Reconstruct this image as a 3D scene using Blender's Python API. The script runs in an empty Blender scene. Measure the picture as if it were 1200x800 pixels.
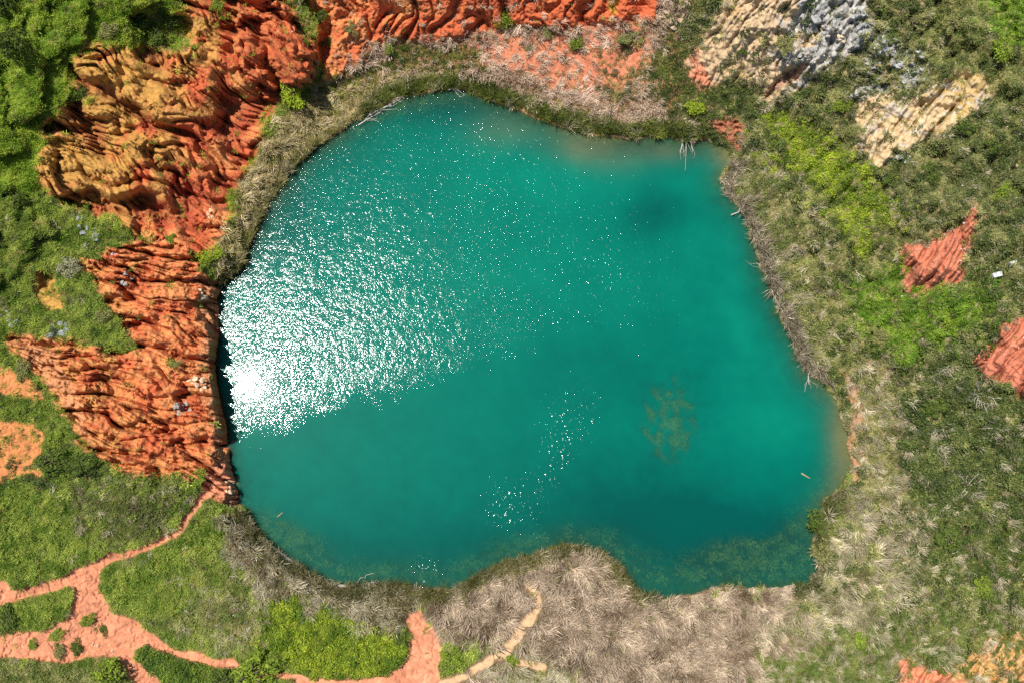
import bpy, math, random
import numpy as np
from mathutils import Vector

# ------------------------------------------------------------------ camera, sky, sun, exposure
SC = bpy.context.scene
CAM_H, TILT, FPX = 110.0, math.radians(14.0), 830.0      # drone height, tilt off nadir, focal length in photo pixels
cam_data = bpy.data.cameras.new('camera')
cam_data.sensor_width = 36.0
cam_data.lens = 36.0 * FPX / 1200.0
cam_data.clip_end = 3000.0
cam = bpy.data.objects.new('camera', cam_data)
cam.location = (0, 0, CAM_H)
cam.rotation_euler = (TILT, 0, 0)
SC.collection.objects.link(cam)
SC.camera = cam

SUN_AZ = math.radians(-63.8)      # clockwise from +Y
SUN_EL = math.radians(67.1)
world = bpy.data.worlds.new('World')
SC.world = world
world.use_nodes = True
wn = world.node_tree.nodes
sky = wn.new('ShaderNodeTexSky')
sky.sky_type = 'NISHITA'
sky.sun_disc = False
sky.sun_elevation = SUN_EL
sky.sun_rotation = SUN_AZ
wn['Background'].inputs['Strength'].default_value = 0.085
world.node_tree.links.new(sky.outputs[0], wn['Background'].inputs['Color'])

sun_data = bpy.data.lights.new('sun', 'SUN')
sun_data.energy = 5.0
sun_data.angle = math.radians(0.53)
sun_data.color = (1.0, 0.96, 0.9)
sun = bpy.data.objects.new('sun', sun_data)
SUN_DIR = Vector((math.sin(SUN_AZ) * math.cos(SUN_EL), math.cos(SUN_AZ) * math.cos(SUN_EL), math.sin(SUN_EL)))
sun.rotation_euler = SUN_DIR.to_track_quat('Z', 'Y').to_euler()
sun.location = (-60, 30, 140)
SC.collection.objects.link(sun)

SC.view_settings.view_transform = 'Standard'
SC.view_settings.look = 'None'
SC.view_settings.exposure = 0.32
SC.view_settings.gamma = 1.0
SC.render.engine = 'CYCLES'
SC.cycles.use_denoising = False
SC.cycles.max_bounces = 4
SC.cycles.diffuse_bounces = 2
SC.cycles.transparent_max_bounces = 8
SC.cycles.sample_clamp_indirect = 4.0
SC.cycles.caustics_reflective = False
SC.cycles.caustics_refractive = False

# ------------------------------------------------------------------ numeric helpers
rng = np.random.default_rng(7)
random.seed(7)
ct, st = math.cos(TILT), math.sin(TILT)


def ray(u, v):
    x = (np.asarray(u, float) - 600.0) / FPX
    y = (400.0 - np.asarray(v, float)) / FPX
    return x, y * ct + st, y * st - ct          # rotate (x, y, -1) by TILT about X


def survey(u, v, h):
    """world point at height h for a survey position (u, v)"""
    dx, dy, dz = ray(u, v)
    t = (np.asarray(h, float) - CAM_H) / dz
    return np.stack([dx * t, dy * t, np.broadcast_to(np.asarray(h, float), np.shape(dx * t))], -1)


PERM = np.concatenate([rng.permutation(256)] * 2)
GA = rng.random(256) * 2 * math.pi
GX, GY = np.cos(GA), np.sin(GA)


def perlin(x, y, seed=0):
    x = np.asarray(x, float) + seed * 37.31
    y = np.asarray(y, float) + seed * 17.77
    xi = np.floor(x).astype(np.int64); yi = np.floor(y).astype(np.int64)
    xf = x - xi; yf = y - yi
    xi &= 255; yi &= 255
    sx = xf * xf * xf * (xf * (xf * 6 - 15) + 10); sy = yf * yf * yf * (yf * (yf * 6 - 15) + 10)

    def g(ix, iy, fx, fy):
        k = PERM[PERM[ix & 255] + (iy & 255)]
        return GX[k] * fx + GY[k] * fy
    a = g(xi, yi, xf, yf); b = g(xi + 1, yi, xf - 1, yf)
    c = g(xi, yi + 1, xf, yf - 1); d = g(xi + 1, yi + 1, xf - 1, yf - 1)
    return ((a + (b - a) * sx) + ((c + (d - c) * sx) - (a + (b - a) * sx)) * sy) * 1.5


def fbm(x, y, seed=0, octaves=4, gain=0.5):
    s = 0; a = 1.0; f = 1.0; n = 0
    for o in range(octaves):
        s = s + a * perlin(x * f, y * f, seed + o * 3); n += a; a *= gain; f *= 2.03
    return s / n


def sstep(x, a=0.0, b=1.0):
    t = np.clip((x - a) / (b - a), 0, 1)
    return t * t * (3 - 2 * t)


# raster of the site, 2 survey units a cell
RU0, RU1, RV0, RV1, RS = -440, 1640, -440, 1240, 2.0
ru = np.arange(RU0, RU1 + 1, RS); rv = np.arange(RV0, RV1 + 1, RS)
RUU, RVV = np.meshgrid(ru, rv)


def sdf(poly, pad=70):
    """signed distance raster, positive inside the outline"""
    P = np.array(poly, float)
    out = np.full(RUU.shape, -float(pad))
    i0 = max(0, int((P[:, 0].min() - pad - RU0) / RS)); i1 = min(RUU.shape[1], int((P[:, 0].max() + pad - RU0) / RS) + 2)
    j0 = max(0, int((P[:, 1].min() - pad - RV0) / RS)); j1 = min(RUU.shape[0], int((P[:, 1].max() + pad - RV0) / RS) + 2)
    x = RUU[j0:j1, i0:i1]; y = RVV[j0:j1, i0:i1]
    d2 = np.full(x.shape, 1e12); ins = np.zeros(x.shape, bool)
    for k in range(len(P)):
        ax, ay = P[k]; bx, by = P[(k + 1) % len(P)]
        ex, ey = bx - ax, by - ay
        t = np.clip(((x - ax) * ex + (y - ay) * ey) / max(ex * ex + ey * ey, 1e-9), 0, 1)
        d2 = np.minimum(d2, (x - ax - t * ex) ** 2 + (y - ay - t * ey) ** 2)
        c = ((ay > y) != (by > y))
        if ay != by:
            ins ^= c & (x < (bx - ax) * (y - ay) / (by - ay) + ax)
    d = np.sqrt(d2)
    out[j0:j1, i0:i1] = np.where(ins, d, -np.minimum(d, pad))
    return out


def line_sdf(pts, pad=60):
    """pts: (u, v, half width) along a track"""
    P = np.array(pts, float)
    best = np.full(RUU.shape, -float(pad))
    for k in range(len(P) - 1):
        ax, ay, aw = P[k]; bx, by, bw = P[k + 1]
        ex, ey = bx - ax, by - ay
        t = np.clip(((RUU - ax) * ex + (RVV - ay) * ey) / max(ex * ex + ey * ey, 1e-9), 0, 1)
        best = np.maximum(best, (aw + (bw - aw) * t) - np.hypot(RUU - ax - t * ex, RVV - ay - t * ey))
    return best


def samp(R, u, v):
    x = np.clip((np.asarray(u) - RU0) / RS, 0, R.shape[1] - 1.001); y = np.clip((np.asarray(v) - RV0) / RS, 0, R.shape[0] - 1.001)
    i = x.astype(int); j = y.astype(int); fx = x - i; fy = y - j
    return (R[j, i] * (1 - fx) + R[j, i + 1] * fx) * (1 - fy) + (R[j + 1, i] * (1 - fx) + R[j + 1, i + 1] * fx) * fy


# ------------------------------------------------------------------ site plan (outlines in survey units)
LAKE = [(540,106),(575,118),(610,130),(645,145),(690,158),(735,162),(780,160),(805,166),(830,163),(852,175),(860,192),(843,208),(852,225),
        (870,248),(886,285),(893,315),(908,350),(918,378),(932,405),(940,430),(962,445),(982,470),(993,505),(998,540),(988,565),(968,585),
        (957,610),(954,640),(960,665),(945,684),(905,690),(870,688),(845,686),(815,696),(770,702),(745,692),(730,668),(710,648),(665,636),
        (620,652),(590,658),(560,674),(530,690),(495,690),(470,684),(440,684),(400,688),(370,674),(340,657),(318,640),(295,614),(282,590),
        (276,560),(268,535),(266,505),(254,450),(252,420),(256,390),(254,350),(262,330),(283,315),(295,285),(305,255),(325,225),(345,195),
        (375,170),(410,147),(440,127),(470,114),(500,109)]
CLIFF_NW = [(45,215),(58,150),(90,112),(84,78),(108,55),(150,60),(200,64),(238,60),(222,40),(212,0),(200,-60),(210,-440),(360,-440),(345,-60),(335,0),(345,30),
            (366,60),(362,95),(328,112),(304,140),(302,165),(288,195),(264,228),(262,268),(240,302),(225,292),(190,280),(158,274),(140,256),(116,248),(88,236)]
CLIFF_W = [(95,310),(130,296),(168,280),(215,292),(238,325),(285,345),(290,390),(290,420),(290,450),(295,505),(300,535),(300,560),(296,592),(262,588),(248,576),
           (235,562),(205,553),(180,556),(140,550),(100,522),(76,482),(55,450),(8,395),(50,396),(120,412),(162,416),(155,390),(130,360),(118,335)]
CLIFF_N = [(366,-440),(366,0),(374,60),(380,90),(402,86),(430,60),(455,46),(510,43),(560,38),(600,26),(640,30),(690,28),(735,21),(762,24),(775,-20),(770,-440)]
BLOCK_NW = [(285,-30),(332,10),(366,60),(362,92),(330,103),(300,97),(276,62),(278,20)]
CHASM = [(345,-40),(352,0),(370,30),(372,60),(376,82),(388,70),(392,30),(388,0),(380,-40)]
HOLLOW = [(150,18),(190,8),(222,22),(226,45),(205,58),(165,54)]
TERR_A = [(-440,-440),(150,-440),(105,0),(98,48),(78,58),(50,88),(48,128),(26,150),(31,176),(0,184),(-440,200)]
TERR_B = [(-440,216),(0,214),(38,228),(62,272),(42,296),(18,312),(0,334),(-440,345)]
PIT = [(40,322),(58,322),(66,338),(70,360),(52,366),(42,350)]
PIT_HOLE = [(42,322),(60,322),(62,340),(46,342)]
RED_A = [(-40,428),(0,430),(30,445),(48,458),(47,470),(20,463),(0,456),(-40,450)]
RED_B = [(-60,485),(0,490),(40,494),(54,512),(50,556),(0,566),(-60,570)]
STRIP_W = [(10,395),(60,398),(95,470),(104,520),(88,500),(70,470)]
RED_N = [(505,45),(560,38),(640,32),(690,30),(738,24),(760,30),(770,45),(755,80),(730,105),(690,112),(640,104),(590,80),(545,62)]
LIME = [(808,82),(818,62),(832,40),(850,10),(868,-30),(880,-440),(1010,-440),(1005,-40),(1012,25),(1002,58),(962,76),(935,96),(903,114),(893,100),(880,86),(850,90),(825,98)]
LIME_E = [(1000,10),(1030,18),(1050,45),(1085,60),(1090,90),(1060,112),(1015,118),(990,118),(1010,90),(1012,60)]
SAND = [(1012,115),(1040,118),(1075,120),(1100,105),(1130,88),(1155,94),(1156,112),(1132,132),(1105,152),(1075,162),(1052,176),(1030,190),(1014,180),(1018,160),(1010,140)]
RED_E1 = [(1054,292),(1080,287),(1100,277),(1124,262),(1146,248),(1141,270),(1127,300),(1131,325),(1105,336),(1080,344),(1064,336),(1061,312)]
RED_E2 = [(1140,424),(1162,402),(1185,381),(1215,368),(1330,360),(1330,500),(1215,478),(1192,464),(1188,450),(1158,442)]
RED_SE = [(1056,776),(1075,777),(1100,785),(1132,800),(1140,860),(1050,860)]
ORANGE_SE = [(1122,778),(1150,758),(1200,742),(1400,720),(1400,880),(1140,880)]
NOOK = [(832,140),(862,137),(873,152),(868,178),(855,168),(840,154)]
GULLY_NE = [(893,118),(890,108),(915,90),(938,74),(950,74),(935,92),(912,108)]
PATH_PLAZA = [(84,673),(110,665),(116,690),(131,717),(160,727),(182,748),(166,757),(156,764),(172,785),(196,803),(240,860),(200,860),(150,792),(140,770),(110,768),
              (70,777),(30,772),(0,769),(-440,790),(-440,735),(0,742),(20,738),(50,739),(75,726),(86,708),(88,690)]
PATH_S = [(479,716),(490,711),(503,730),(514,746),(517,760),(513,782),(524,810),(540,1240),(430,1240),(400,815),(345,808),(338,786),(365,794),(415,796),(455,791),(478,772),(481,745),(474,726)]
TRACK_A = [(262,548,9),(246,574,5.5),(234,585,3.8),(221,605,3.6),(206,626,3.8),(188,634,4),(172,641,4.2),(150,649,4.8),(128,653,5),(114,664,6),(108,676,9)]
TRACK_B = [(-440,760,10),(-60,718,8),(0,702,7.5),(40,692,7),(85,677,9),(105,672,11)]
TRACK_C = [(176,748,7),(200,762,4.5),(222,768,5),(250,776,6.5),(272,775,5)]
TRACK_D = [(268,776,3),(300,790,3),(345,792,4),(370,799,4)]
TRACK_E = [(619,684,3.5),(630,697,4),(630,710,4.2),(620,726,6.5),(608,740,6.5),(598,754,5.5),(588,765,5.5),(566,778,4.5),(546,792,4.5),(520,803,7)]
TRACK_F = [(588,764,4),(606,776,4.5),(636,782,5)]
TRACK_G = [(-60,680,7),(4,686,7),(9,692,4)]
TRACK_H = [(1037,338,2),(1046,352,3),(1051,364,1.5)]
TRACK_I = [(1071,412,2),(1074,440,2.6),(1070,465,1.6)]
TRACK_J = [(742,118,2),(752,92,3),(758,70,3),(768,40,4)]
SHORE_E = [(984,436,5),(1003,462,7),(1004,490,7),(1000,520,6),(1006,545,6),(1000,566,4)]

S_lake = sdf(LAKE, 900)
S = {k: sdf(globals()[k]) for k in ('CLIFF_NW','CLIFF_W','CLIFF_N','BLOCK_NW','CHASM','HOLLOW','TERR_A','TERR_B','PIT','PIT_HOLE','RED_A','RED_B','STRIP_W','RED_N',
     'LIME','LIME_E','SAND','RED_E1','RED_E2','RED_SE','ORANGE_SE','NOOK','GULLY_NE')}
PROMONTORY = [(236,556),(258,536),(300,530),(302,592),(262,590),(246,580)]
S['PATH_W'] = np.maximum.reduce([sdf(PATH_PLAZA), sdf(PROMONTORY), line_sdf(TRACK_A), line_sdf(TRACK_B), line_sdf(TRACK_C), line_sdf(TRACK_G)])
S['PATH_S'] = np.maximum(sdf(PATH_S), line_sdf(TRACK_D))
S['PATH_T'] = np.maximum(line_sdf(TRACK_E), line_sdf(TRACK_F))
S['BARE_E'] = np.maximum.reduce([line_sdf(TRACK_H), line_sdf(TRACK_I), line_sdf(TRACK_J), line_sdf(SHORE_E)])

for k_, g_ in (('CLIFF_NW', 5), ('CLIFF_W', 4), ('CLIFF_N', 4), ('SAND', 6), ('LIME', 6), ('RED_E1', 3), ('RED_E2', 4), ('RED_N', 0), ('RED_SE', 3), ('ORANGE_SE', 10), ('PIT', 3), ('RED_A', 3)):
    S[k_] = S[k_] + g_
# ------------------------------------------------------------------ spot heights (u, v, metres above the lake)
HP = [(240,335,3.8),(236,400,4),(238,450,4),(248,510,3.6),(260,555,3.0),(272,560,2.6),(262,580,2.8),(225,295,4.6),(180,350,6.2),(170,400,6.6),(160,480,6.4),(190,530,5.2),(140,320,7.4),
 (80,350,8.6),(90,420,8.4),(60,480,8.4),(0,400,10),(0,320,10.5),(40,260,10.5),(0,200,13),(20,120,14.5),(60,40,15),(0,0,16),(0,500,10),
 (290,205,2.6),(268,260,3.4),(305,150,3.8),(330,112,4),(230,150,6.6),(200,200,7),(250,100,7.4),(150,100,11.5),(100,170,10.8),(120,80,13),(60,190,11.8),(200,50,11.5),
 (300,40,8.4),(350,70,6.4),(250,10,12),(310,0,10.5),(380,85,3.2),(420,40,4.6),(450,10,7),(400,0,8),(500,38,4.4),(600,22,5.6),(560,0,8.5),(680,8,8),(750,5,9),
 (600,-60,16),(450,-60,15),(750,-60,15),(520,80,1.5),(600,90,2.5),(650,60,4),(700,100,2.5),(750,90,4),(780,50,7),(820,90,6),(850,50,11),(880,10,15),(900,85,8.5),
 (960,40,14),(1000,0,17),(1050,50,14),(1100,30,16),(1200,0,19),(880,150,3),(940,130,6),(1000,150,9),(1050,150,11),(1120,120,14),(1200,120,17),(900,220,1.5),
 (950,230,4),(1030,250,7),(1100,250,10),(1200,250,13),(960,350,3),(1030,350,5),(1100,350,8),(1200,350,11),(1000,450,2),(1080,450,4),(1150,450,6.5),(1200,420,9),
 (1030,530,2),(1100,550,4.5),(1200,550,7),(1000,640,2.5),(1100,650,4.5),(1200,680,6.5),(1000,760,4),(1200,790,7),(900,730,3),(780,730,3),(680,690,2.8),
 (660,655,2),(600,690,2.6),(620,760,3.2),(500,720,1.2),(500,780,3),(420,720,3),(350,690,3),(320,670,3),(420,790,4),(300,760,4.5),(250,680,5),(200,720,5.5),
 (100,750,6.5),(0,780,7.5),(200,600,5.5),(100,620,8),(0,640,9.5),(100,570,9),(180,560,7),(285,610,2.5),(-200,-150,27),(-200,400,17),(-200,950,9),
 (1400,-150,23),(1400,400,15),(1400,950,10),(600,-200,27),(600,1000,6),(-440,-440,30),(1640,-440,27),(1640,1240,12),(-440,1240,10)]
HP = np.array(HP, float)


def tps_fit(P):
    n = len(P); X = P[:, :2] / 400.0
    r2 = ((X[:, None] - X[None]) ** 2).sum(-1)
    K = np.where(r2 > 0, 0.5 * r2 * np.log(np.maximum(r2, 1e-12)), 0) + np.eye(n) * 0.002
    A = np.zeros((n + 3, n + 3)); A[:n, :n] = K; A[:n, n] = 1; A[:n, n + 1:] = X; A[n, :n] = 1; A[n + 1:, :n] = X.T
    return X, np.linalg.solve(A, np.concatenate([P[:, 2], [0, 0, 0]]))


def tps_eval(fit, u, v):
    X, w = fit; n = len(X); x = u / 400.0; y = v / 400.0
    out = w[n] + w[n + 1] * x + w[n + 2] * y
    for k in range(n):
        r2 = (x - X[k, 0]) ** 2 + (y - X[k, 1]) ** 2
        out = out + w[k] * 0.5 * r2 * np.log(np.maximum(r2, 1e-12))
    return out


cu = np.arange(RU0, RU1 + 1, 8.0); cv = np.arange(RV0, RV1 + 1, 8.0)
CU, CV = np.meshgrid(cu, cv)
Hc = tps_eval(tps_fit(HP), CU, CV)


def coarse(R, u, v):
    x = np.clip((u - RU0) / 8.0, 0, R.shape[1] - 1.001); y = np.clip((v - RV0) / 8.0, 0, R.shape[0] - 1.001)
    i = x.astype(int); j = y.astype(int); fx = x - i; fy = y - j
    return (R[j, i] * (1 - fx) + R[j, i + 1] * fx) * (1 - fy) + (R[j + 1, i] * (1 - fx) + R[j + 1, i + 1] * fx) * fy


# width of the rise from the waterline: short where cliffs drop into the lake
Wc = 34.0 - 27.0 * np.exp(-(((CU - 245) / 45) ** 2 + ((CV - 440) / 105) ** 2))
Wc = Wc - 20 * np.exp(-(((CU - 272) / 26) ** 2 + ((CV - 568) / 26) ** 2))
Wc = np.maximum(Wc, 7.0)
Wc = Wc - 16 * np.exp(-(((CU - 990) / 60) ** 2 + ((CV - 520) / 70) ** 2)) - 20 * np.exp(-(((CU - 855) / 30) ** 2 + ((CV - 150) / 30) ** 2))


def rills(mask, u, v, ang, wl, stretch, seed, sharp=2.2, wig=12.0, nar=2.6):
    """incised rills running along direction ang; 0 on the ribs, up to 1 in the channels (only worked out inside mask)"""
    res = np.zeros(u.shape)
    k = mask > 0.001
    u = u[k]; v = v[k]
    c, s = math.cos(ang), math.sin(ang)
    wu = fbm(u / 80.0, v / 80.0, seed + 50, 3) * wig; wv = fbm(u / 80.0, v / 80.0, seed + 60, 3) * wig
    a = (u + wu) * c + (v + wv) * s; b = -(u + wu) * s + (v + wv) * c
    out = 0; amp = 1.0; tot = 0; w = wl
    for o in range(2):
        n = np.abs(perlin(a / (w * stretch), b / w, seed + o * 5))
        out = out + amp * np.clip(1 - n * nar, 0, 1) ** sharp; tot += amp
        amp *= 0.5; w *= 0.5
    res[k] = out / tot
    return res


def terrain(u, v):
    """height and soil colour at survey positions"""
    wx = fbm(u / 26.0, v / 26.0, 1, 5, 0.6) * 11; wy = fbm(u / 26.0, v / 26.0, 2, 5, 0.6) * 11
    wu, wv = u + wx, v + wy

    def I(k, w=3.0, off=0.0):
        q = 0.4 if k.startswith('PATH') else 1.0
        return sstep(samp(S[k], u + wx * q, v + wy * q) + off, -w, w)
    wob = 0.4 + 0.5 * sstep(u, 780, 860)
    d = -samp(S_lake, u + wx * wob, v + wy * wob)          # + on land
    H0 = coarse(Hc, u, v); W = coarse(Wc, u, v)
    rise = np.clip(d / W, 0, 1)
    h = np.where(d > 0, 0.12 + (H0 - 0.12) * (1 - (1 - rise) ** 1.6), 0)
    # lake bed
    slope = 0.050 + 0.10 * np.exp(-(((u - 250) / 70) ** 2 + ((v - 420) / 140) ** 2)) - 0.022 * sstep(v, 560, 680) - 0.012 * sstep(u, 900, 990)
    bed = -np.clip(-d * slope, 0, 5.0)
    shoal = 4.9 * (0.97 + 1.0 * fbm(u / 11, v / 16, 99, 3)) * np.exp(-(((u - 784) / 52) ** 2 + ((v - 492) / 72) ** 2)) + 2.6 * np.exp(-(((u - 890) / 70) ** 2 + ((v - 660) / 36) ** 2)) \
        + 1.2 * np.exp(-(((u - 330) / 45) ** 2 + ((v - 630) / 26) ** 2))
    bed = np.minimum(bed + shoal * sstep(-d, 4, 30), -np.clip(-d * 0.05, 0, 0.62)) + fbm(u / 12, v / 12, 9, 3) * 0.15 * sstep(-d, 0, 10)
    h = np.where(d > 0, h, bed)
    land = sstep(d, -2, 5)
    # relief
    nw, w_, n_ = I('CLIFF_NW', 5), I('CLIFF_W', 4), I('CLIFF_N', 4)
    lime, limee, sand = I('LIME', 4), I('LIME_E', 5), I('SAND', 3)
    e1, e2 = I('RED_E1', 2.5), I('RED_E2', 2.5)
    se, ose = I('RED_SE', 2), I('ORANGE_SE', 3)
    blk = I('BLOCK_NW', 2.5); chasm = I('CHASM', 4)
    r_nw = rills(nw, u, v, math.radians(31), 64, 3.0, 11, 1.3, 40)
    r_nw2 = rills(nw, u, v, math.radians(34), 20, 4.5, 23, 1.2, 26, 4.2)
    r_nw3 = rills(nw, u, v, math.radians(36), 7, 7, 27, 1.6, 10)
    r_w3 = rills(w_, u, v, math.radians(14), 6, 8, 35, 1.6, 8)
    r_w = rills(w_, u, v, math.radians(13), 30, 5.5, 31, 1.3, 24, 4.2)
    r_w2 = rills(w_, u, v, math.radians(16), 13, 7, 33, 1.2, 16, 4.4)
    r_n = rills(n_, u, v, math.radians(97), 36, 2.6, 37, 1.3, 40, 3.6)
    r_l = rills(lime, u, v, math.radians(120), 20, 4, 41, 1.3, 24, 3.8)
    r_e = rills(np.maximum(np.maximum(e1, e2), sand), u, v, math.radians(128), 26, 6, 45, 1.3, 14, 5.0)
    crag = fbm(u / 9.0, v / 9.0, 70, 4)
    craga = np.abs(fbm(u / 26.0, v / 26.0, 72, 4))
    rough2 = sstep(fbm(u / 50.0, v / 50.0, 77, 3), -0.3, 0.3)
    rough = sstep(fbm(u / 34.0, v / 34.0, 75, 3), -0.05, 0.4)            # patches where the face crumbles
    h = h + land * (nw * (-4.8 * r_nw - 2.0 * r_nw2 * (0.3 + 0.9 * rough2) - 0.5 * r_nw3 * (0.3 + 0.9 * rough) + 1.5 - np.abs(crag) * (0.25 + 1.0 * rough)) + w_ * (-3.2 * r_w - 1.7 * r_w2 * (0.35 + 0.8 * rough2) - 0.3 * r_w3 * (0.3 + 0.9 * rough) + 1.4 - np.abs(crag) * (0.15 + 1.2 * rough) - craga * 1.4))
    h = h + land * (n_ * (-2.3 * r_n + 1.0 - np.abs(crag) * 0.9) + lime * (-1.0 * r_l + 0.3 + crag * 0.6) + limee * (crag * 1.5 + np.abs(crag) * 0.8))
    h = h + sstep(samp(S['RED_E1'], u, v), 0, 26) * 1.6 + sstep(samp(S['RED_E2'], u, v), 0, 30) * 1.8 + e1 * (-1.5 * r_e + 0.4 - np.abs(crag) * .3) + e2 * (-1.7 * r_e + 0.4 - np.abs(crag) * .3) + sand * (-0.8 * r_e + crag * 0.35 + 0.4)
    h = h + blk * 2.6 + chasm * (-2.5) - 3.0 * I('HOLLOW', 9) + (1.5 * I('TERR_A', 4.0) + 1.4 * I('TERR_B', 4.0)) * sstep(fbm(u / 40.0, v / 40.0, 79, 3), -0.35, 0.15) - 1.1 * I('PIT_HOLE', 3) - 0.6 * I('PIT', 2)
    h = h - 1.0 * I('GULLY_NE', 3)
    path = np.maximum(I('PATH_W', 1.6), I('PATH_S', 1.6)); pt = I('PATH_T', 1.5)
    h = h - 0.35 * path - 0.22 * path * np.clip(1 - np.abs(fbm(u / 16, v / 16, 88, 3)) * 9, 0, 1) - 0.3 * pt + 1.6 * I('NOOK', 3) * (0.2 - np.abs(crag))
    rt = sstep(u, 860, 960) * sstep(d, 8, 50)
    h = h + rt * (fbm(u / 34, v / 34, 81, 4) * 2.2 - 1.0 * np.clip(1 - np.abs(fbm((u * .8 + v * .6) / 26, (v * .8 - u * .6) / 90, 83, 3)) * 5, 0, 1))
    h = h + land * (fbm(u / 60, v / 60, 80, 4) * 0.55 + fbm(u / 8, v / 8, 84, 3) * 0.16 * (1 - 0.75 * np.maximum(path, pt)))
    # soil colours (albedo), plus shade painted into the cliff rills
    shp = np.shape(u) + (3,)
    C = np.empty(shp)
    n1 = fbm(u / 30, v / 30, 90, 4)[..., None]; n2 = fbm(u / 7, v / 7, 94, 4)[..., None]
    green = np.array([0.11, 0.12, 0.035]); brown = np.array([0.30, 0.16, 0.075])
    C[:] = green + (brown - green) * sstep(n1 + 0.5 * n2, -0.35, 0.45)

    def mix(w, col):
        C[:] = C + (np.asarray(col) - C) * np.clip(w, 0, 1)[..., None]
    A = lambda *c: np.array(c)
    right = sstep(u, 780, 900)
    mix(right * 0.8, A(0.30, 0.23, 0.12) + 0.10 * n2)
    mix(sstep(v, 640, 700) * sstep(u, 500, 560) * (1 - 0.6 * sstep(u, 950, 1050)) * 0.8, A(0.17, 0.12, 0.075) + 0.06 * n2)
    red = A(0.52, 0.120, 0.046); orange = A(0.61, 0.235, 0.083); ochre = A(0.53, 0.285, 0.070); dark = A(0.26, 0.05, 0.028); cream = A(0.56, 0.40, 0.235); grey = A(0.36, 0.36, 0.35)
    # red slope by the north shore
    mix(sstep(v, 175, 120) * sstep(u, 370, 420) * sstep(u, 830, 780) * 0.7, A(0.42, 0.19, 0.10) + .08 * n2)
    mix(I('RED_N', 12) * 0.9, A(0.56, 0.19, 0.10) + A(.08, .06, .03) * (n1 + n2))
    # north-west cliff: ochre above, red below
    q = ((u - 60) * 0.86 + (v - 200) * 0.35) / 190.0
    oc = sstep(-q + 0.62 + n1[..., 0] * 0.7, -0.15, 0.25)
    mix(nw, red + (orange - red) * sstep(n1 * 1.2 + n2 * 0.5, -0.3, 0.5))
    mix(nw * oc, ochre * (0.9 + 0.25 * n2) + (orange - ochre) * sstep(n1, 0.0, 0.5) * 0.6)
    mix(nw * sstep(r_nw, 0.30, 0.6) * 0.5, dark)  # shade of the deep gullies painted into the channel colour
    mix(blk, red * 0.9 + (orange - red) * sstep(n2, -0.2, 0.5) * 0.7)
    # west cliff
    wl = sstep(-(u - 130) / 80.0 + n1[..., 0] * 1.2, -0.4, 0.6)
    mix(w_, red * 1.05 + (orange - red) * sstep(n1 + n2 * 0.7, -0.5, 0.2))
    mix(w_ * wl * 0.85, orange + (ochre - orange) * sstep(n2 + n1, -0.2, 0.4) * 0.7)
    mix(w_ * sstep(fbm(u / 18, v / 10, 97, 4), 0.08, 0.35) * 0.7, red * 0.85)
    mix(w_ * sstep(d, 26, 10) * sstep(d, 3, 9) * 0.55, A(0.54, 0.29, 0.15) + 0.1 * n2)
    mix(w_ * sstep(r_w, 0.4, 0.8) * 0.35, dark)  # channels between the ribs darkened as painted shade
    mix(n_, red * 1.05 + (orange - red) * sstep(n1 + n2 * 0.6 - (u[..., None] - 440) / 300, -0.4, 0.4))
    mix(n_ * sstep(-np.abs(u - 718) / 9 + 1.0 + n2[..., 0], 0.2, 0.8) * sstep(v, 24, 5), A(0.55, 0.36, 0.05))
    # limestone slope
    lg = sstep((u - 925) / 60 + n1[..., 0] * 1.5, -0.3, 0.5)
    mix(lime, cream * (0.92 + 0.35 * n2) + (ochre - cream) * sstep(n1, 0.05, 0.5) * 0.4)
    mix(lime * lg, grey * (0.95 + 0.5 * n2) + A(.05, .03, 0))
    mix(lime * sstep(-(u - 835) / 30 - (v - 70) / -60 + n1[..., 0] * 1.5, 0.2, 1.1), A(0.56, 0.22, 0.12))
    mix(limee * sstep(n1[..., 0] + 0.2 + n2[..., 0] * 0.6, -0.1, 0.3), grey * (1.0 + 0.5 * n2))
    mix(sand, A(0.55, 0.40, 0.22) + (A(0.48, 0.33, 0.13) - A(0.55, 0.40, 0.22)) * sstep(n1 + (u[..., None] - 1090) / 120, -0.1, 0.5) + 0.12 * n2)
    mix(sand * sstep(n1[..., 0] + n2[..., 0] * 0.5, 0.05, 0.3) * 0.7, A(0.46, 0.40, 0.33) * (1 + .4 * n2))
    mix(np.maximum(I('RED_E1', 9, 4), I('RED_E2', 9, 4)) * .6, A(0.44, 0.19, 0.11) * (1 + .4 * n2))
    mix(np.maximum(e1, e2), A(0.54, 0.165, 0.100) * (1 + 0.16 * n2) + A(0.02, 0.03, 0.01) * (1 + n1))
    mix(se, A(0.64, 0.24, 0.13)); mix(ose * sstep(n1[..., 0] + n2[..., 0] * .7, -0.7, 0.0), A(0.58, 0.33, 0.13) + 0.12 * n2)
    mix(I('NOOK', 2), A(0.36, 0.14, 0.07) * (1 + 0.6 * n2))
    mix(I('GULLY_NE', 2, -2), A(0.45, 0.25, 0.16))
    mix(I('PIT', 2), ochre * (0.9 + 0.3 * n2)); mix(np.maximum(I('RED_A', 2), I('RED_B', 2)), orange * (0.98 + 0.2 * n2)); mix(I('STRIP_W', 3), A(0.60, 0.26, 0.11))
    mix(I('BARE_E', 2.5) * 0.85, A(0.42, 0.22, 0.12) + 0.14 * n2)
    mix(np.maximum(path, 0), A(0.56, 0.225, 0.120) * (1 + 0.30 * n1 + 0.34 * n2))
    mix(I('PATH_S', 1.6) * sstep(n1[..., 0] + n2[..., 0], -0.2, 0.5) * 0.4, A(0.62, 0.29, 0.17))
    mix(pt, A(0.52, 0.34, 0.19) * (1 + 0.2 * n2))
    # bed
    under = sstep(d, 1.0, -3.0)
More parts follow.
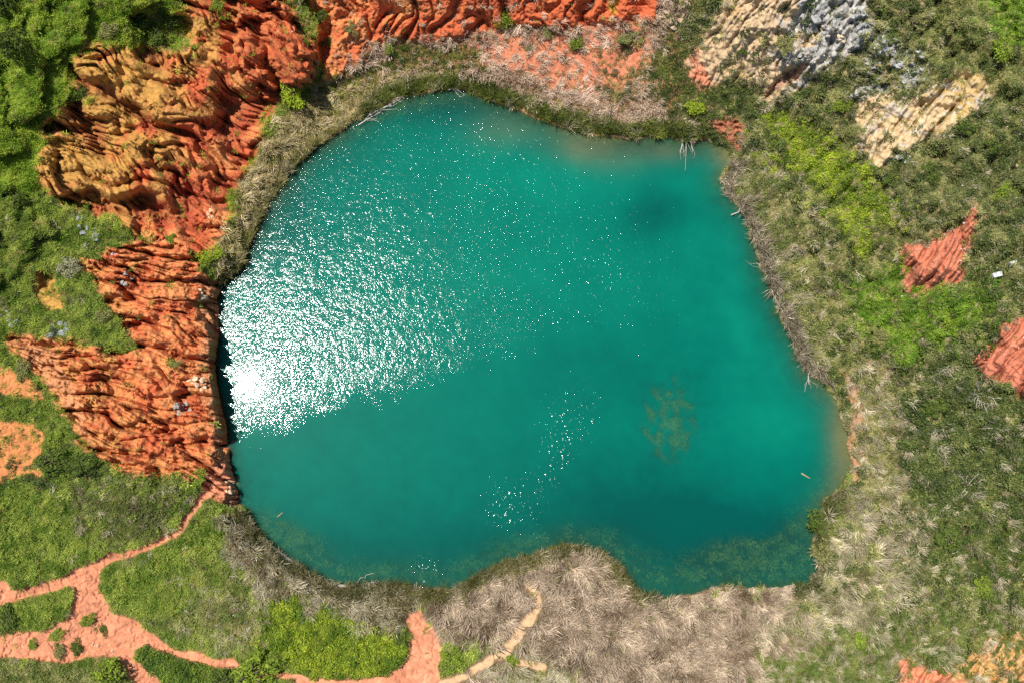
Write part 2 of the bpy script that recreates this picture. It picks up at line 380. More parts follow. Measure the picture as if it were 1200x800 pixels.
    eb = np.exp(-(((u - 990) / 60) ** 2 + ((v - 520) / 90) ** 2)) + np.exp(-(((u - 865) / 30) ** 2 + ((v - 185) / 30) ** 2)) + 0.8 * np.exp(-(((u - 690) / 50) ** 2 + ((v - 165) / 25) ** 2))
    mix(under, A(0.10, 0.10, 0.045) * (1 + 0.7 * n2)); mix(under * np.clip(eb, 0, 1), A(0.42, 0.20, 0.08) * (1 + .3 * n2))
    mix(under * np.exp(-(((u - 778) / 40) ** 2 + ((v - 492) / 55) ** 2)), A(0.40, 0.46, 0.16) * (1 + 0.7 * n2))
    return h, np.clip(C, 0.01, 0.85), d


# ------------------------------------------------------------------ survey grid
def axis(a0, a1, lo, hi):
    left = []; x = a0; s = 1.0
    while x > lo:
        s = min(s * 1.12, 12); x -= s; left.append(x)
    right = []; x = a1; s = 1.0
    while x < hi:
        s = min(s * 1.12, 12); x += s; right.append(x)
    return np.array(left[::-1] + list(np.arange(a0, a1 + 0.5, 1.0)) + right)


gu = axis(-16, 1216, -400, 1600); gv = axis(-16, 816, -400, 1200)
GU, GV = np.meshgrid(gu, gv)
need = samp(S_lake, GU, GV) < 34
GH = np.full(GU.shape, -3.0); GC = np.full(GU.shape + (3,), 0.08); GD = np.full(GU.shape, -40.0)
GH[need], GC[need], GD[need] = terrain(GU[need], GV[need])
GP = survey(GU, GV, GH)
iu = np.arange(len(gu)); iv = np.arange(len(gv))


def ground_at(u, v):
    """world position on the terrain"""
    x = np.clip(np.interp(u, gu, iu), 0, len(gu) - 1.001); y = np.clip(np.interp(v, gv, iv), 0, len(gv) - 1.001)
    i = x.astype(int); j = y.astype(int); fx = (x - i)[..., None]; fy = (y - j)[..., None]
    return (GP[j, i] * (1 - fx) + GP[j, i + 1] * fx) * (1 - fy) + (GP[j + 1, i] * (1 - fx) + GP[j + 1, i + 1] * fx) * fy


def g1(u, v):
    return Vector(ground_at(np.array([float(u)]), np.array([float(v)]))[0])


# ------------------------------------------------------------------ materials
def nodes_of(name):
    m = bpy.data.materials.new(name); m.use_nodes = True
    nt = m.node_tree; nt.nodes.clear()
    out = nt.nodes.new('ShaderNodeOutputMaterial')
    return m, nt, out


def N(nt, t, **kw):
    n = nt.nodes.new(t)
    for k, val in kw.items():
        if k in n.inputs.keys():
            n.inputs[k].default_value = val
        else:
            setattr(n, k, val)
    return n


def soil_material(name, grain, bump, dist, clods):
    m, nt, out = nodes_of(name); L = nt.links.new
    at = N(nt, 'ShaderNodeAttribute', attribute_name='soil')
    tc = N(nt, 'ShaderNodeTexCoord')
    fine = N(nt, 'ShaderNodeTexNoise', Scale=grain, Detail=7.0, Roughness=0.68); L(tc.outputs['Object'], fine.inputs['Vector'])
    big = N(nt, 'ShaderNodeTexNoise', Scale=0.55, Detail=5.0, Roughness=0.6); L(tc.outputs['Object'], big.inputs['Vector'])
    vor = N(nt, 'ShaderNodeTexVoronoi', Scale=clods); L(tc.outputs['Object'], vor.inputs['Vector'])
    mr = N(nt, 'ShaderNodeMapRange'); mr.inputs[1].default_value = 0.3; mr.inputs[2].default_value = 0.7; mr.inputs[3].default_value = 0.74; mr.inputs[4].default_value = 1.22
    L(fine.outputs['Fac'], mr.inputs[0])
    mr2 = N(nt, 'ShaderNodeMapRange'); mr2.inputs[1].default_value = 0.3; mr2.inputs[2].default_value = 0.7; mr2.inputs[3].default_value = 0.84; mr2.inputs[4].default_value = 1.14
    L(big.outputs['Fac'], mr2.inputs[0])
    mul = N(nt, 'ShaderNodeMath', operation='MULTIPLY'); L(mr.outputs[0], mul.inputs[0]); L(mr2.outputs[0], mul.inputs[1])
    vm = N(nt, 'ShaderNodeVectorMath', operation='SCALE'); L(at.outputs['Color'], vm.inputs[0]); L(mul.outputs[0], vm.inputs['Scale'])
    add = N(nt, 'ShaderNodeMath', operation='ADD'); L(fine.outputs['Fac'], add.inputs[0])
    sc = N(nt, 'ShaderNodeMath', operation='MULTIPLY'); L(vor.outputs['Distance'], sc.inputs[0]); sc.inputs[1].default_value = -0.5; L(sc.outputs[0], add.inputs[1])
    bp = N(nt, 'ShaderNodeBump', Strength=bump, Distance=dist); L(add.outputs[0], bp.inputs['Height'])
    bs = N(nt, 'ShaderNodeBsdfPrincipled', Roughness=0.95); bs.inputs['Specular IOR Level'].default_value = 0.15
    L(vm.outputs[0], bs.inputs['Base Color']); L(bp.outputs[0], bs.inputs['Normal']); L(bs.outputs[0], out.inputs[0])
    return m


M_ROCK = soil_material('eroded_bauxite', 2.0, 1.0, 0.26, 1.9)
M_LIME = soil_material('limestone_slope', 1.6, 0.8, 0.2, 1.1)
M_SOIL = soil_material('meadow_soil', 3.0, 0.7, 0.25, 2.5)
M_PATH = soil_material('trodden_earth', 2.4, 0.5, 0.12, 2.0)
M_BED = soil_material('lake_mud', 1.2, 0.5, 0.3, 0.9)


def leaf_material(name, source, trans=0.3, rough=0.6, var=0.35):
    m, nt, out = nodes_of(name); L = nt.links.new
    if source is None:
        at = N(nt, 'ShaderNodeAttribute', attribute_name='tint'); at.attribute_type = 'INSTANCER'
    else:
        at = N(nt, 'ShaderNodeAttribute', attribute_name=source); at.attribute_type = 'OBJECT' if source == 'tint_object' else 'GEOMETRY'
    sh = N(nt, 'ShaderNodeAttribute', attribute_name='leaf_tone')
    mr = N(nt, 'ShaderNodeMapRange'); mr.inputs[3].default_value = 1 - var; mr.inputs[4].default_value = 1 + var; L(sh.outputs['Fac'], mr.inputs[0])
    vm = N(nt, 'ShaderNodeVectorMath', operation='SCALE'); L(at.outputs['Color'], vm.inputs[0]); L(mr.outputs[0], vm.inputs['Scale'])
    d = N(nt, 'ShaderNodeBsdfPrincipled', Roughness=rough); d.inputs['Specular IOR Level'].default_value = 0.25; L(vm.outputs[0], d.inputs['Base Color'])
    t = N(nt, 'ShaderNodeBsdfTranslucent'); L(vm.outputs[0], t.inputs['Color'])
    mx = N(nt, 'ShaderNodeMixShader'); mx.inputs[0].default_value = trans
    L(d.outputs[0], mx.inputs[1]); L(t.outputs[0], mx.inputs[2]); L(mx.outputs[0], out.inputs[0])
    return m


M_BLADE = leaf_material('grass_blade', None, 0.28)
M_STRAW = leaf_material('dry_stalk', None, 0.15, 0.7)
M_LEAF = leaf_material('leaf', None, 0.25, 0.5, 0.45)


def crown_material(name, a, b):
    m, nt, out = nodes_of(name); L = nt.links.new
    sh = N(nt, 'ShaderNodeAttribute', attribute_name='leaf_tone')
    cr = N(nt, 'ShaderNodeValToRGB'); cr.color_ramp.elements[0].color = (*a, 1); cr.color_ramp.elements[1].color = (*b, 1); L(sh.outputs['Fac'], cr.inputs[0])
    d = N(nt, 'ShaderNodeBsdfPrincipled', Roughness=0.75); d.inputs['Specular IOR Level'].default_value = 0.1; L(cr.outputs[0], d.inputs['Base Color'])
    t = N(nt, 'ShaderNodeBsdfTranslucent'); L(cr.outputs[0], t.inputs['Color'])
    mx = N(nt, 'ShaderNodeMixShader'); mx.inputs[0].default_value = 0.22
    L(d.outputs[0], mx.inputs[1]); L(t.outputs[0], mx.inputs[2]); L(mx.outputs[0], out.inputs[0])
    return m


CROWN = {'dark': crown_material('dark_leaves', (0.035, 0.065, 0.012), (0.15, 0.20, 0.035)),
         'mid': crown_material('mid_green_leaves', (0.075, 0.125, 0.012), (0.28, 0.36, 0.04)),
         'bright': crown_material('bright_green_leaves', (0.14, 0.22, 0.012), (0.42, 0.50, 0.04)),
         'olive': crown_material('olive_leaves', (0.11, 0.12, 0.03), (0.32, 0.31, 0.11)),
         'grey': crown_material('grey_green_leaves', (0.17, 0.18, 0.09), (0.42, 0.41, 0.24))}


def wood_material(name, a, b, scale=6):
    m, nt, out = nodes_of(name); L = nt.links.new
    tc = N(nt, 'ShaderNodeTexCoord'); no = N(nt, 'ShaderNodeTexNoise', Scale=float(scale), Detail=5.0); L(tc.outputs['Object'], no.inputs['Vector'])
    cr = N(nt, 'ShaderNodeValToRGB'); cr.color_ramp.elements[0].position = 0.3; cr.color_ramp.elements[1].position = 0.7
    cr.color_ramp.elements[0].color = (*a, 1); cr.color_ramp.elements[1].color = (*b, 1); L(no.outputs['Fac'], cr.inputs[0])
    bp = N(nt, 'ShaderNodeBump', Strength=0.6, Distance=0.05); L(no.outputs['Fac'], bp.inputs['Height'])
    d = N(nt, 'ShaderNodeBsdfPrincipled', Roughness=0.85); L(cr.outputs[0], d.inputs['Base Color']); L(bp.outputs[0], d.inputs['Normal']); L(d.outputs[0], out.inputs[0])
    return m


M_BARK = wood_material('bark', (0.05, 0.035, 0.025), (0.14, 0.10, 0.07))
M_TWIG = wood_material('dead_twigs', (0.30, 0.25, 0.19), (0.58, 0.51, 0.42), 3)
M_BLEACH = wood_material('bleached_wood', (0.42, 0.37, 0.30), (0.72, 0.66, 0.57), 3)
M_WETWOOD = wood_material('sodden_wood', (0.28, 0.18, 0.08), (0.48, 0.33, 0.16), 3)
M_STONE = wood_material('limestone_rock', (0.15, 0.145, 0.135), (0.50, 0.48, 0.43), 2.2)
M_BLUESTONE = wood_material('blue_grey_rock', (0.085, 0.095, 0.105), (0.44, 0.45, 0.44), 2.2)
M_CREAM = wood_material('cream_rock', (0.45, 0.30, 0.16), (0.72, 0.58, 0.40), 2.0)
M_CHALK = wood_material('white_slab', (0.48, 0.48, 0.47), (0.66, 0.66, 0.64), 2.0)


# ------------------------------------------------------------------ object helpers
COL = SC.collection


def new_mesh(name, verts, faces, mat, smooth=False, colors=None, attrs=None):
    me = bpy.data.meshes.new(name)
    verts = np.asarray(verts, np.float32).reshape(-1, 3)
    me.vertices.add(len(verts)); me.vertices.foreach_set('co', verts.ravel())
    if isinstance(faces, np.ndarray):
        n, k = faces.shape
        me.loops.add(n * k); me.loops.foreach_set('vertex_index', faces.astype(np.int32).ravel())
        me.polygons.add(n); me.polygons.foreach_set('loop_start', np.arange(0, n * k, k, dtype=np.int32))
    elif faces:
        tot = np.array([len(f) for f in faces]); idx = np.concatenate([np.asarray(f) for f in faces]).astype(np.int32)
        me.loops.add(len(idx)); me.loops.foreach_set('vertex_index', idx)
        me.polygons.add(len(tot)); me.polygons.foreach_set('loop_start', np.concatenate([[0], np.cumsum(tot)[:-1]]).astype(np.int32))
    me.update(calc_edges=True)
    if len(me.polygons):
        me.polygons.foreach_set('use_smooth', np.full(len(me.polygons), smooth))
    if colors is not None:
        a = me.attributes.new('soil', 'FLOAT_COLOR', 'POINT')
        a.data.foreach_set('color', np.concatenate([colors, np.ones((len(colors), 1))], 1).astype(np.float32).ravel())
    for k, (typ, arr) in (attrs or {}).items():
        a = me.attributes.new(k, typ, 'POINT')
        a.data.foreach_set({'FLOAT': 'value', 'INT': 'value', 'FLOAT_VECTOR': 'vector', 'FLOAT_COLOR': 'color'}[typ], np.ascontiguousarray(arr).ravel())
    if mat:
        me.materials.append(mat)
    return me


def link(name, me, parent=None, label=None, cat=None, group=None, kind=None, loc=None):
    o = bpy.data.objects.new(name, me); COL.objects.link(o)
    if parent is not None:
        o.parent = parent
    if loc is not None:
        o.location = loc
    for k, val in (('label', label), ('category', cat), ('group', group), ('kind', kind)):
        if val:
            o[k] = val
    return o


# ------------------------------------------------------------------ ground, cliffs, paths
fu = (GU[:-1, :-1] + GU[1:, 1:]) / 2; fv = (GV[:-1, :-1] + GV[1:, 1:]) / 2
fwx = fbm(fu / 26.0, fv / 26.0, 1, 5, 0.6) * 11; fwy = fbm(fu / 26.0, fv / 26.0, 2, 5, 0.6) * 11
fd = GD[:-1, :-1]
region = np.zeros(fu.shape, int)
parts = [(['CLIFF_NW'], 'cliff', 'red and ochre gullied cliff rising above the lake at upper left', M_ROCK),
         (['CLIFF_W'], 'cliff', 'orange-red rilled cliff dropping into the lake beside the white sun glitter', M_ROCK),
         (['CLIFF_N'], 'cliff', 'steep red quarry face along the top edge behind the reeds', M_ROCK),
         (['LIME', 'LIME_E', 'GULLY_NE'], 'slope', 'cream and grey limestone slope at upper right with rilled flank', M_LIME),
         (['SAND'], 'slope', 'bare sandy yellow slope among scrub at far upper right', M_LIME),
         (['RED_E1'], 'slope', 'wedge of bare red earth halfway up the right-hand slope', M_ROCK),
         (['RED_E2'], 'slope', 'smooth bare red earth slope cut by the right edge of the picture', M_ROCK),
         (['RED_SE', 'ORANGE_SE'], 'slope', 'orange and pink bare earth at the lower right corner', M_PATH),
         (['RED_A', 'RED_B', 'PIT'], 'slope', 'bare orange earth patches in the grass at far left', M_ROCK),
         (['RED_N', 'NOOK'], 'slope', 'red earth slope with sparse dry grass above the north reeds', M_ROCK),
         (['PATH_W'], 'path', 'branching pinkish red dirt path across the lower left meadow', M_PATH),
         (['PATH_S'], 'path', 'red dirt path reaching the water at bottom centre', M_PATH),
         (['PATH_T'], 'path', 'narrow tan footpath winding through the dry reeds at bottom', M_PATH)]
for k, (keys, *_r) in enumerate(parts):
    for key in keys:
        region[(samp(S[key], fu + fwx * (.4 if key[:4] == 'PATH' else 1), fv + fwy * (.4 if key[:4] == 'PATH' else 1)) > 0) & (fd > 1)] = k + 1
region[fd < -24] = -1
nV = GU.shape[1]
vid = np.arange(GU.size).reshape(GU.shape)
quads = np.stack([vid[:-1, :-1], vid[1:, :-1], vid[1:, 1:], vid[:-1, 1:]], -1)
flatP = GP.reshape(-1, 3); flatC = GC.reshape(-1, 3)


def region_mesh(name, mask, mat, label):
    q = quads[mask]
    ids, inv = np.unique(q, return_inverse=True)
    me = new_mesh(name, flatP[ids], inv.reshape(q.shape).astype(np.int32), mat, True, flatC[ids])
    return link(name, me, label=label, kind='structure')


region_mesh('ground', region == 0, M_SOIL, 'grassy and scrubby ground round the quarry lake')
for k, (keys, name, label, mat) in enumerate(parts):
    region_mesh(name, region == k + 1, mat, label)
# deep lake bed, coarse
bu = np.arange(240, 1010, 5.0); bv = np.arange(90, 715, 5.0)
BU, BV = np.meshgrid(bu, bv); BH, BC, BD = terrain(BU, BV)
BH = np.where(BD > -30, BH - 0.35, BH)
bid = np.arange(BU.size).reshape(BU.shape)
bq = np.stack([bid[:-1, :-1], bid[1:, :-1], bid[1:, 1:], bid[:-1, 1:]], -1)[BD[:-1, :-1] < -14]
link('lake_bed', new_mesh('lake_bed', survey(BU, BV, BH).reshape(-1, 3), bq.astype(np.int32), M_BED, True, BC.reshape(-1, 3)), label='muddy lake bed below the turquoise water', kind='structure')

# ------------------------------------------------------------------ water
wu_ = np.arange(228, 1024, 2.0); wv_ = np.arange(84, 724, 2.0)
WU, WV = np.meshgrid(wu_, wv_)
WD = -samp(S_lake, WU, WV)
WP = np.stack([WU, WV], -1)
WH, _c, _d = terrain(WU[::2, ::2], WV[::2, ::2])
WH = np.repeat(np.repeat(WH, 2, 0), 2, 1)[:WU.shape[0], :WU.shape[1]]
WH = (WH + np.roll(WH, 1, 0) + np.roll(WH, 1, 1) + np.roll(np.roll(WH, 1, 0), 1, 1)) / 4
depth = np.clip(-WH, 0, 6)
turb = 1 - np.exp(-depth / 0.85)
turb = np.clip(0.10 + 0.90 * turb, 0, 0.985)


def blob(u, v, su, sv, a=0.0):
    x = WU - u; y = WV - v
    c, s = math.cos(a), math.sin(a)
    return np.exp(-(((x * c + y * s) / su) ** 2 + ((-x * s + y * c) / sv) ** 2))


warp = fbm(WU / 45, WV / 45, 120, 4)
# murk: darker deep water and painted north-bank reflection (-) to pale suspended silt (+)
murk_reflection = 0.16 * warp + 0.10 * fbm(WU / 14, WV / 14, 122, 4) + 0.26 * blob(620, 330, 190, 150) + 0.30 * blob(880, 360, 60, 110, -0.3) * (1 + warp) + 0.28 * blob(905, 490, 60, 60) + 0.30 * blob(640, 200, 100, 35)\
    + 0.3 * blob(830, 215, 40, 25) - 0.55 * blob(768, 252, 42, 30, -0.3) - 0.25 * blob(700, 430, 150, 60) - 0.32 * blob(520, 640, 220, 60) - 0.5 * blob(870, 630, 100, 55)\
    - 0.45 * blob(760, 600, 150, 60, 0.3) - 0.5 * blob(905, 310, 25, 60) - 0.45 * blob(545, 122, 110, 22) - 0.4 * blob(740, 172, 90, 14) - 0.3 * blob(340, 250, 40, 60)
silt = np.clip(0.30 * blob(690, 176, 45, 18, 0.2) + 0.6 * blob(862, 178, 22, 20) + 0.5 * blob(990, 520, 16, 60) + 0.15 * blob(590, 150, 40, 20) + 0.2 * blob(780, 176, 40, 14), 0, 1) * (1 + 0.5 * warp)
# wind ripples: rough water in the north-west half, calm slicks in the lee of the south bank
edge = WV - (506 - 0.27 * (WU - 262) + 40 * fbm(WU / 26, WV / 26, 130, 4, 0.7))
wind = sstep(-edge, -22, 20)
far = WU + 60 * fbm(WU / 60, WV / 60, 133, 4, 0.6) - 0.25 * (WV - 300)
wind = wind * (0.66 + 0.34 * sstep(far, 330, 480)) * (1 - sstep(far, 500, 730)) * (0.85 + 0.5 * fbm(WU / 20, WV / 20, 134, 3))
speck = sstep(perlin(WU / 4.2, WV / 4.2, 136) + 0.6 * perlin(WU / 2.3, WV / 2.3, 138), 0.0, 0.5)
gust = 1.5 * blob(602, 592, 36, 34) + 1.25 * blob(672, 490, 34, 45, 0.5) + 0.85 * blob(735, 320, 90, 80) + 1.2 * blob(500, 668, 18, 20) + 1.3 * blob(655, 540, 16, 50, 0.4) + 0.62 * blob(640, 240, 120, 90) + 0.7 * blob(560, 160, 150, 50)
wind = wind * (1 - 0.34 * sstep(np.hypot(WU - 300, WV - 450), 90, 330))
wind = wind * (1 - 0.45 * blob(305, 445, 75, 70))          # lee of the cliff
ripple = np.clip(np.maximum(wind, gust * speck), 0, 1.8)
wq0 = np.arange(WU.size).reshape(WU.shape)
keep = (WD < 12)[:-1, :-1]
wq = np.stack([wq0[:-1, :-1], wq0[1:, :-1], wq0[1:, 1:], wq0[:-1, 1:]], -1)[keep]
ids, inv = np.unique(wq, return_inverse=True)
sel = lambda a: a.ravel()[ids].astype(np.float32)
m, nt, out = nodes_of('turquoise_lake_water'); L = nt.links.new
tc = N(nt, 'ShaderNodeTexCoord')
a_t = N(nt, 'ShaderNodeAttribute', attribute_name='turbidity'); a_m = N(nt, 'ShaderNodeAttribute', attribute_name='murk_reflection')
a_s = N(nt, 'ShaderNodeAttribute', attribute_name='silt'); a_r = N(nt, 'ShaderNodeAttribute', attribute_name='ripple')
ramp = N(nt, 'ShaderNodeValToRGB'); e = ramp.color_ramp.elements
e[0].position = 0.0; e[0].color = (0.000, 0.062, 0.050, 1); e[1].position = 1.0; e[1].color = (0.001, 0.165, 0.108, 1)
em = ramp.color_ramp.elements.new(0.5); em.color = (0.000, 0.114, 0.080, 1)
mm = N(nt, 'ShaderNodeMapRange'); mm.inputs[1].default_value = -0.55; mm.inputs[2].default_value = 0.6; L(a_m.outputs['Fac'], mm.inputs[0]); L(mm.outputs[0], ramp.inputs[0])
mixc = N(nt, 'ShaderNodeMix', data_type='RGBA'); L(a_s.outputs['Fac'], mixc.inputs['Factor']); L(ramp.outputs[0], mixc.inputs[6]); mixc.inputs[7].default_value = (0.27, 0.20, 0.075, 1)
dif = N(nt, 'ShaderNodeBsdfDiffuse'); L(mixc.outputs[2], dif.inputs['Color'])
tra = N(nt, 'ShaderNodeBsdfTransparent'); tra.inputs[0].default_value = (0.62, 0.86, 0.78, 1)
body = N(nt, 'ShaderNodeMixShader'); L(a_t.outputs['Fac'], body.inputs[0]); L(tra.outputs[0], body.inputs[1]); L(dif.outputs[0], body.inputs[2])
n1 = N(nt, 'ShaderNodeTexNoise', Scale=4.2, Detail=1.0, Roughness=0.5); L(tc.outputs['Object'], n1.inputs['Vector'])
n2 = N(nt, 'ShaderNodeTexNoise', Scale=0.45, Detail=2.0); L(tc.outputs['Object'], n2.inputs['Vector'])
nadd = N(nt, 'ShaderNodeMath', operation='MULTIPLY_ADD'); L(n2.outputs['Fac'], nadd.inputs[0]); nadd.inputs[1].default_value = 0.9; L(n1.outputs['Fac'], nadd.inputs[2])
n4 = N(nt, 'ShaderNodeTexNoise', Scale=2.6, Detail=2.0, Roughness=0.7); L(tc.outputs['Object'], n4.inputs['Vector'])
n5 = N(nt, 'ShaderNodeTexNoise', Scale=0.9, Detail=3.0, Roughness=0.65); L(tc.outputs['Object'], n5.inputs['Vector'])
th = N(nt, 'ShaderNodeMath', operation='MULTIPLY_ADD'); L(n4.outputs['Fac'], th.inputs[0]); th.inputs[1].default_value = 2.6; th.inputs[2].default_value = -1.3      # cat's-paw edges
ad = N(nt, 'ShaderNodeMath', operation='ADD'); L(th.outputs[0], ad.inputs[0]); L(a_r.outputs['Fac'], ad.inputs[1])
gate = N(nt, 'ShaderNodeMapRange', interpolation_type='SMOOTHSTEP'); gate.inputs[1].default_value = 0.15; gate.inputs[2].default_value = 0.45; L(ad.outputs[0], gate.inputs[0])
amp = N(nt, 'ShaderNodeMapRange'); amp.inputs[1].default_value = 0.38; amp.inputs[2].default_value = 0.70; amp.inputs[3].default_value = 0.42; amp.inputs[4].default_value = 2.1; L(n5.outputs['Fac'], amp.inputs[0])
ra1 = N(nt, 'ShaderNodeMath', operation='MULTIPLY'); L(a_r.outputs['Fac'], ra1.inputs[0]); L(gate.outputs[0], ra1.inputs[1])
ra2 = N(nt, 'ShaderNodeMath', operation='MULTIPLY'); L(ra1.outputs[0], ra2.inputs[0]); L(amp.outputs[0], ra2.inputs[1])
rs = N(nt, 'ShaderNodeMath', operation='MULTIPLY_ADD'); L(ra2.outputs[0], rs.inputs[0]); rs.inputs[1].default_value = 0.965; rs.inputs[2].default_value = 0.035
hm = N(nt, 'ShaderNodeMath', operation='MULTIPLY'); L(nadd.outputs[0], hm.inputs[0]); L(rs.outputs[0], hm.inputs[1])
bp = N(nt, 'ShaderNodeBump', Strength=1.0, Distance=0.033); L(hm.outputs[0], bp.inputs['Height'])
gl = N(nt, 'ShaderNodeBsdfGlossy'); rr = N(nt, 'ShaderNodeMapRange'); rr.inputs[2].default_value = 0.6; rr.inputs[3].default_value = 0.04; rr.inputs[4].default_value = 0.13; L(ra2.outputs[0], rr.inputs[0]); L(rr.outputs[0], gl.inputs['Roughness']); L(bp.outputs[0], gl.inputs['Normal'])
fr = N(nt, 'ShaderNodeFresnel', IOR=1.33)
surf = N(nt, 'ShaderNodeMixShader'); L(fr.outputs[0], surf.inputs[0]); L(body.outputs[0], surf.inputs[1]); L(gl.outputs[0], surf.inputs[2]); L(surf.outputs[0], out.inputs[0])
M_WATER = m
me = new_mesh('lake', survey(WU, WV, np.zeros(WU.shape)).reshape(-1, 3)[ids], inv.reshape(wq.shape).astype(np.int32), M_WATER, True,
              attrs={'turbidity': ('FLOAT', sel(turb)), 'murk_reflection': ('FLOAT', sel(murk_reflection)), 'silt': ('FLOAT', sel(silt)), 'ripple': ('FLOAT', sel(ripple))})
link('lake', me, label='turquoise quarry lake with white sun glitter on its left half', kind='structure')


# ------------------------------------------------------------------ plant shapes
def blades(n, r, hmin, hmax, wmin, wmax, lean, seed, bend=0.5, lean_dir=None, seg=2, droop=0.0):
    """a tuft of n tapering blades; returns verts, faces, tone per vertex"""
    R = np.random.default_rng(seed)
    V, F, T = [], [], []
    for _ in range(n):
        a = R.random() * 6.283; q = r * math.sqrt(R.random())
        b = np.array([math.cos(a) * q, math.sin(a) * q, -0.05])
        az = R.random() * 6.283 if lean_dir is None else lean_dir + R.normal() * 0.55
        if lean_dir is None and R.random() < 0.6:
            az = a + R.normal() * 0.6
        le = lean * (0.35 + 0.9 * R.random())
        Lh = hmin + (hmax - hmin) * R.random(); w = wmin + (wmax - wmin) * R.random()
        dirh = np.array([math.cos(az), math.sin(az), 0]); side = np.array([-math.sin(az + R.normal() * .5), math.cos(az + R.normal() * .5), 0]) * w * 0.5
        p1 = b + dirh * math.sin(le) * Lh * 0.5 + np.array([0, 0, math.cos(le) * Lh * 0.5])
        le2 = min(le + bend, 1.75)
        p2 = p1 + dirh * math.sin(le2) * Lh * 0.5 + np.array([0, 0, math.cos(le2) * Lh * 0.5 - droop])
        k = len(V); t = R.random()
        V += [b - side * 0.8, b + side * 0.8, p1 + side, p1 - side, p2]; T += [t] * 5
        F += [(k, k + 1, k + 2, k + 3), (k + 3, k + 2, k + 4)]
    return np.array(V), F, np.array(T)


def leaves(n, rx, rz, size, seed, z0=0.0, lobes=1, tone_noise=True, flat=0.55):
    """leaf-sized quads through a lumpy dome"""
    R = np.random.default_rng(seed)
    cen = [(0, 0, 0, 1.0)] if lobes == 1 else [(math.cos(i * 6.283 / lobes + R.random()) * 0.62 * (0.4 + R.random()), math.sin(i * 6.283 / lobes + R.random()) * 0.62 * (0.4 + R.random()), R.random() * 0.5, 0.22 + 0.3 * R.random()) for i in range(lobes)] + [(0, 0, 0.05, 0.6)]
    V, F, T = [], [], []
    for _ in range(n):
        cx, cy, cz, cr = cen[R.integers(len(cen))]
        d = R.normal(size=3); d /= np.linalg.norm(d); d[2] = abs(d[2]) * 1.1 - 0.15
        q = cr * (0.55 + 0.5 * R.random() ** 0.6)
        if R.random() < 0.06:
            q *= 1.2
        p = np.array([(cx + d[0] * q) * rx, (cy + d[1] * q) * rx, z0 + (cz + d[2] * q) * rz])
        nrm = d * (1 - flat) + np.array([0, 0, flat]) + R.normal(size=3) * 0.38; nrm /= np.linalg.norm(nrm)
        a = np.cross(nrm, R.normal(size=3)); a /= np.linalg.norm(a); b = np.cross(nrm, a)
        s1 = size * (0.6 + 0.8 * R.random()); s2 = s1 * (0.4 + 0.25 * R.random())
        k = len(V)
        V += [p - a * s1, p - b * s2 + nrm * s2 * 0.2, p + a * s1, p + b * s2 + nrm * s2 * 0.2]; F.append((k, k + 1, k + 2, k + 3)); T += [R.random()] * 4
    return np.array(V), F, np.array(T)


def stick(V, F, p, q, r0, r1, sides=4):
    p = np.asarray(p, float); q = np.asarray(q, float); d = q - p; ln = np.linalg.norm(d)
    if ln < 1e-6:
        return
    d = d / ln; a = np.cross(d, [0.31, 0.17, 0.93]); a /= np.linalg.norm(a); b = np.cross(d, a); k = len(V)
    for c, r in ((p, r0), (q, r1)):
        for i in range(sides):
            t = 6.2832 * i / sides
            V.append(c + (a * math.cos(t) + b * math.sin(t)) * r)
    for i in range(sides):
        j = (i + 1) % sides
        F.append((k + i, k + j, k + sides + j, k + sides + i))
    F.append(tuple(k + sides + i for i in range(sides))); F.append(tuple(k + i for i in range(sides))[::-1])


def twig_bush(seed, n=26, spread=1.0, up=0.55, depth=3):
    R = np.random.default_rng(seed); V, F = [], []

    def grow(p, d, ln, r, lev):
        for _s in range(2):
            d = d + R.normal(size=3) * 0.22; d /= np.linalg.norm(d)
            q = p + d * ln / 2; q[2] = max(q[2], 0.02); stick(V, F, p, q, r, r * 0.75, 3); p = q; r *= 0.75
        if lev < depth:
            for _k in range(R.integers(2, 4)):
                grow(p, d + R.normal(size=3) * 0.5, ln * 0.62, r * 0.8, lev + 1)
    for _ in range(n):
        a = R.random() * 6.283; e = up * (0.4 + R.random())
        grow(np.array([math.cos(a) * 0.1, math.sin(a) * 0.1, 0.0]), np.array([math.cos(a), math.sin(a), e * 1.3]), spread * (0.35 + 0.25 * R.random()), 0.026, 1)
    return np.array(V), F


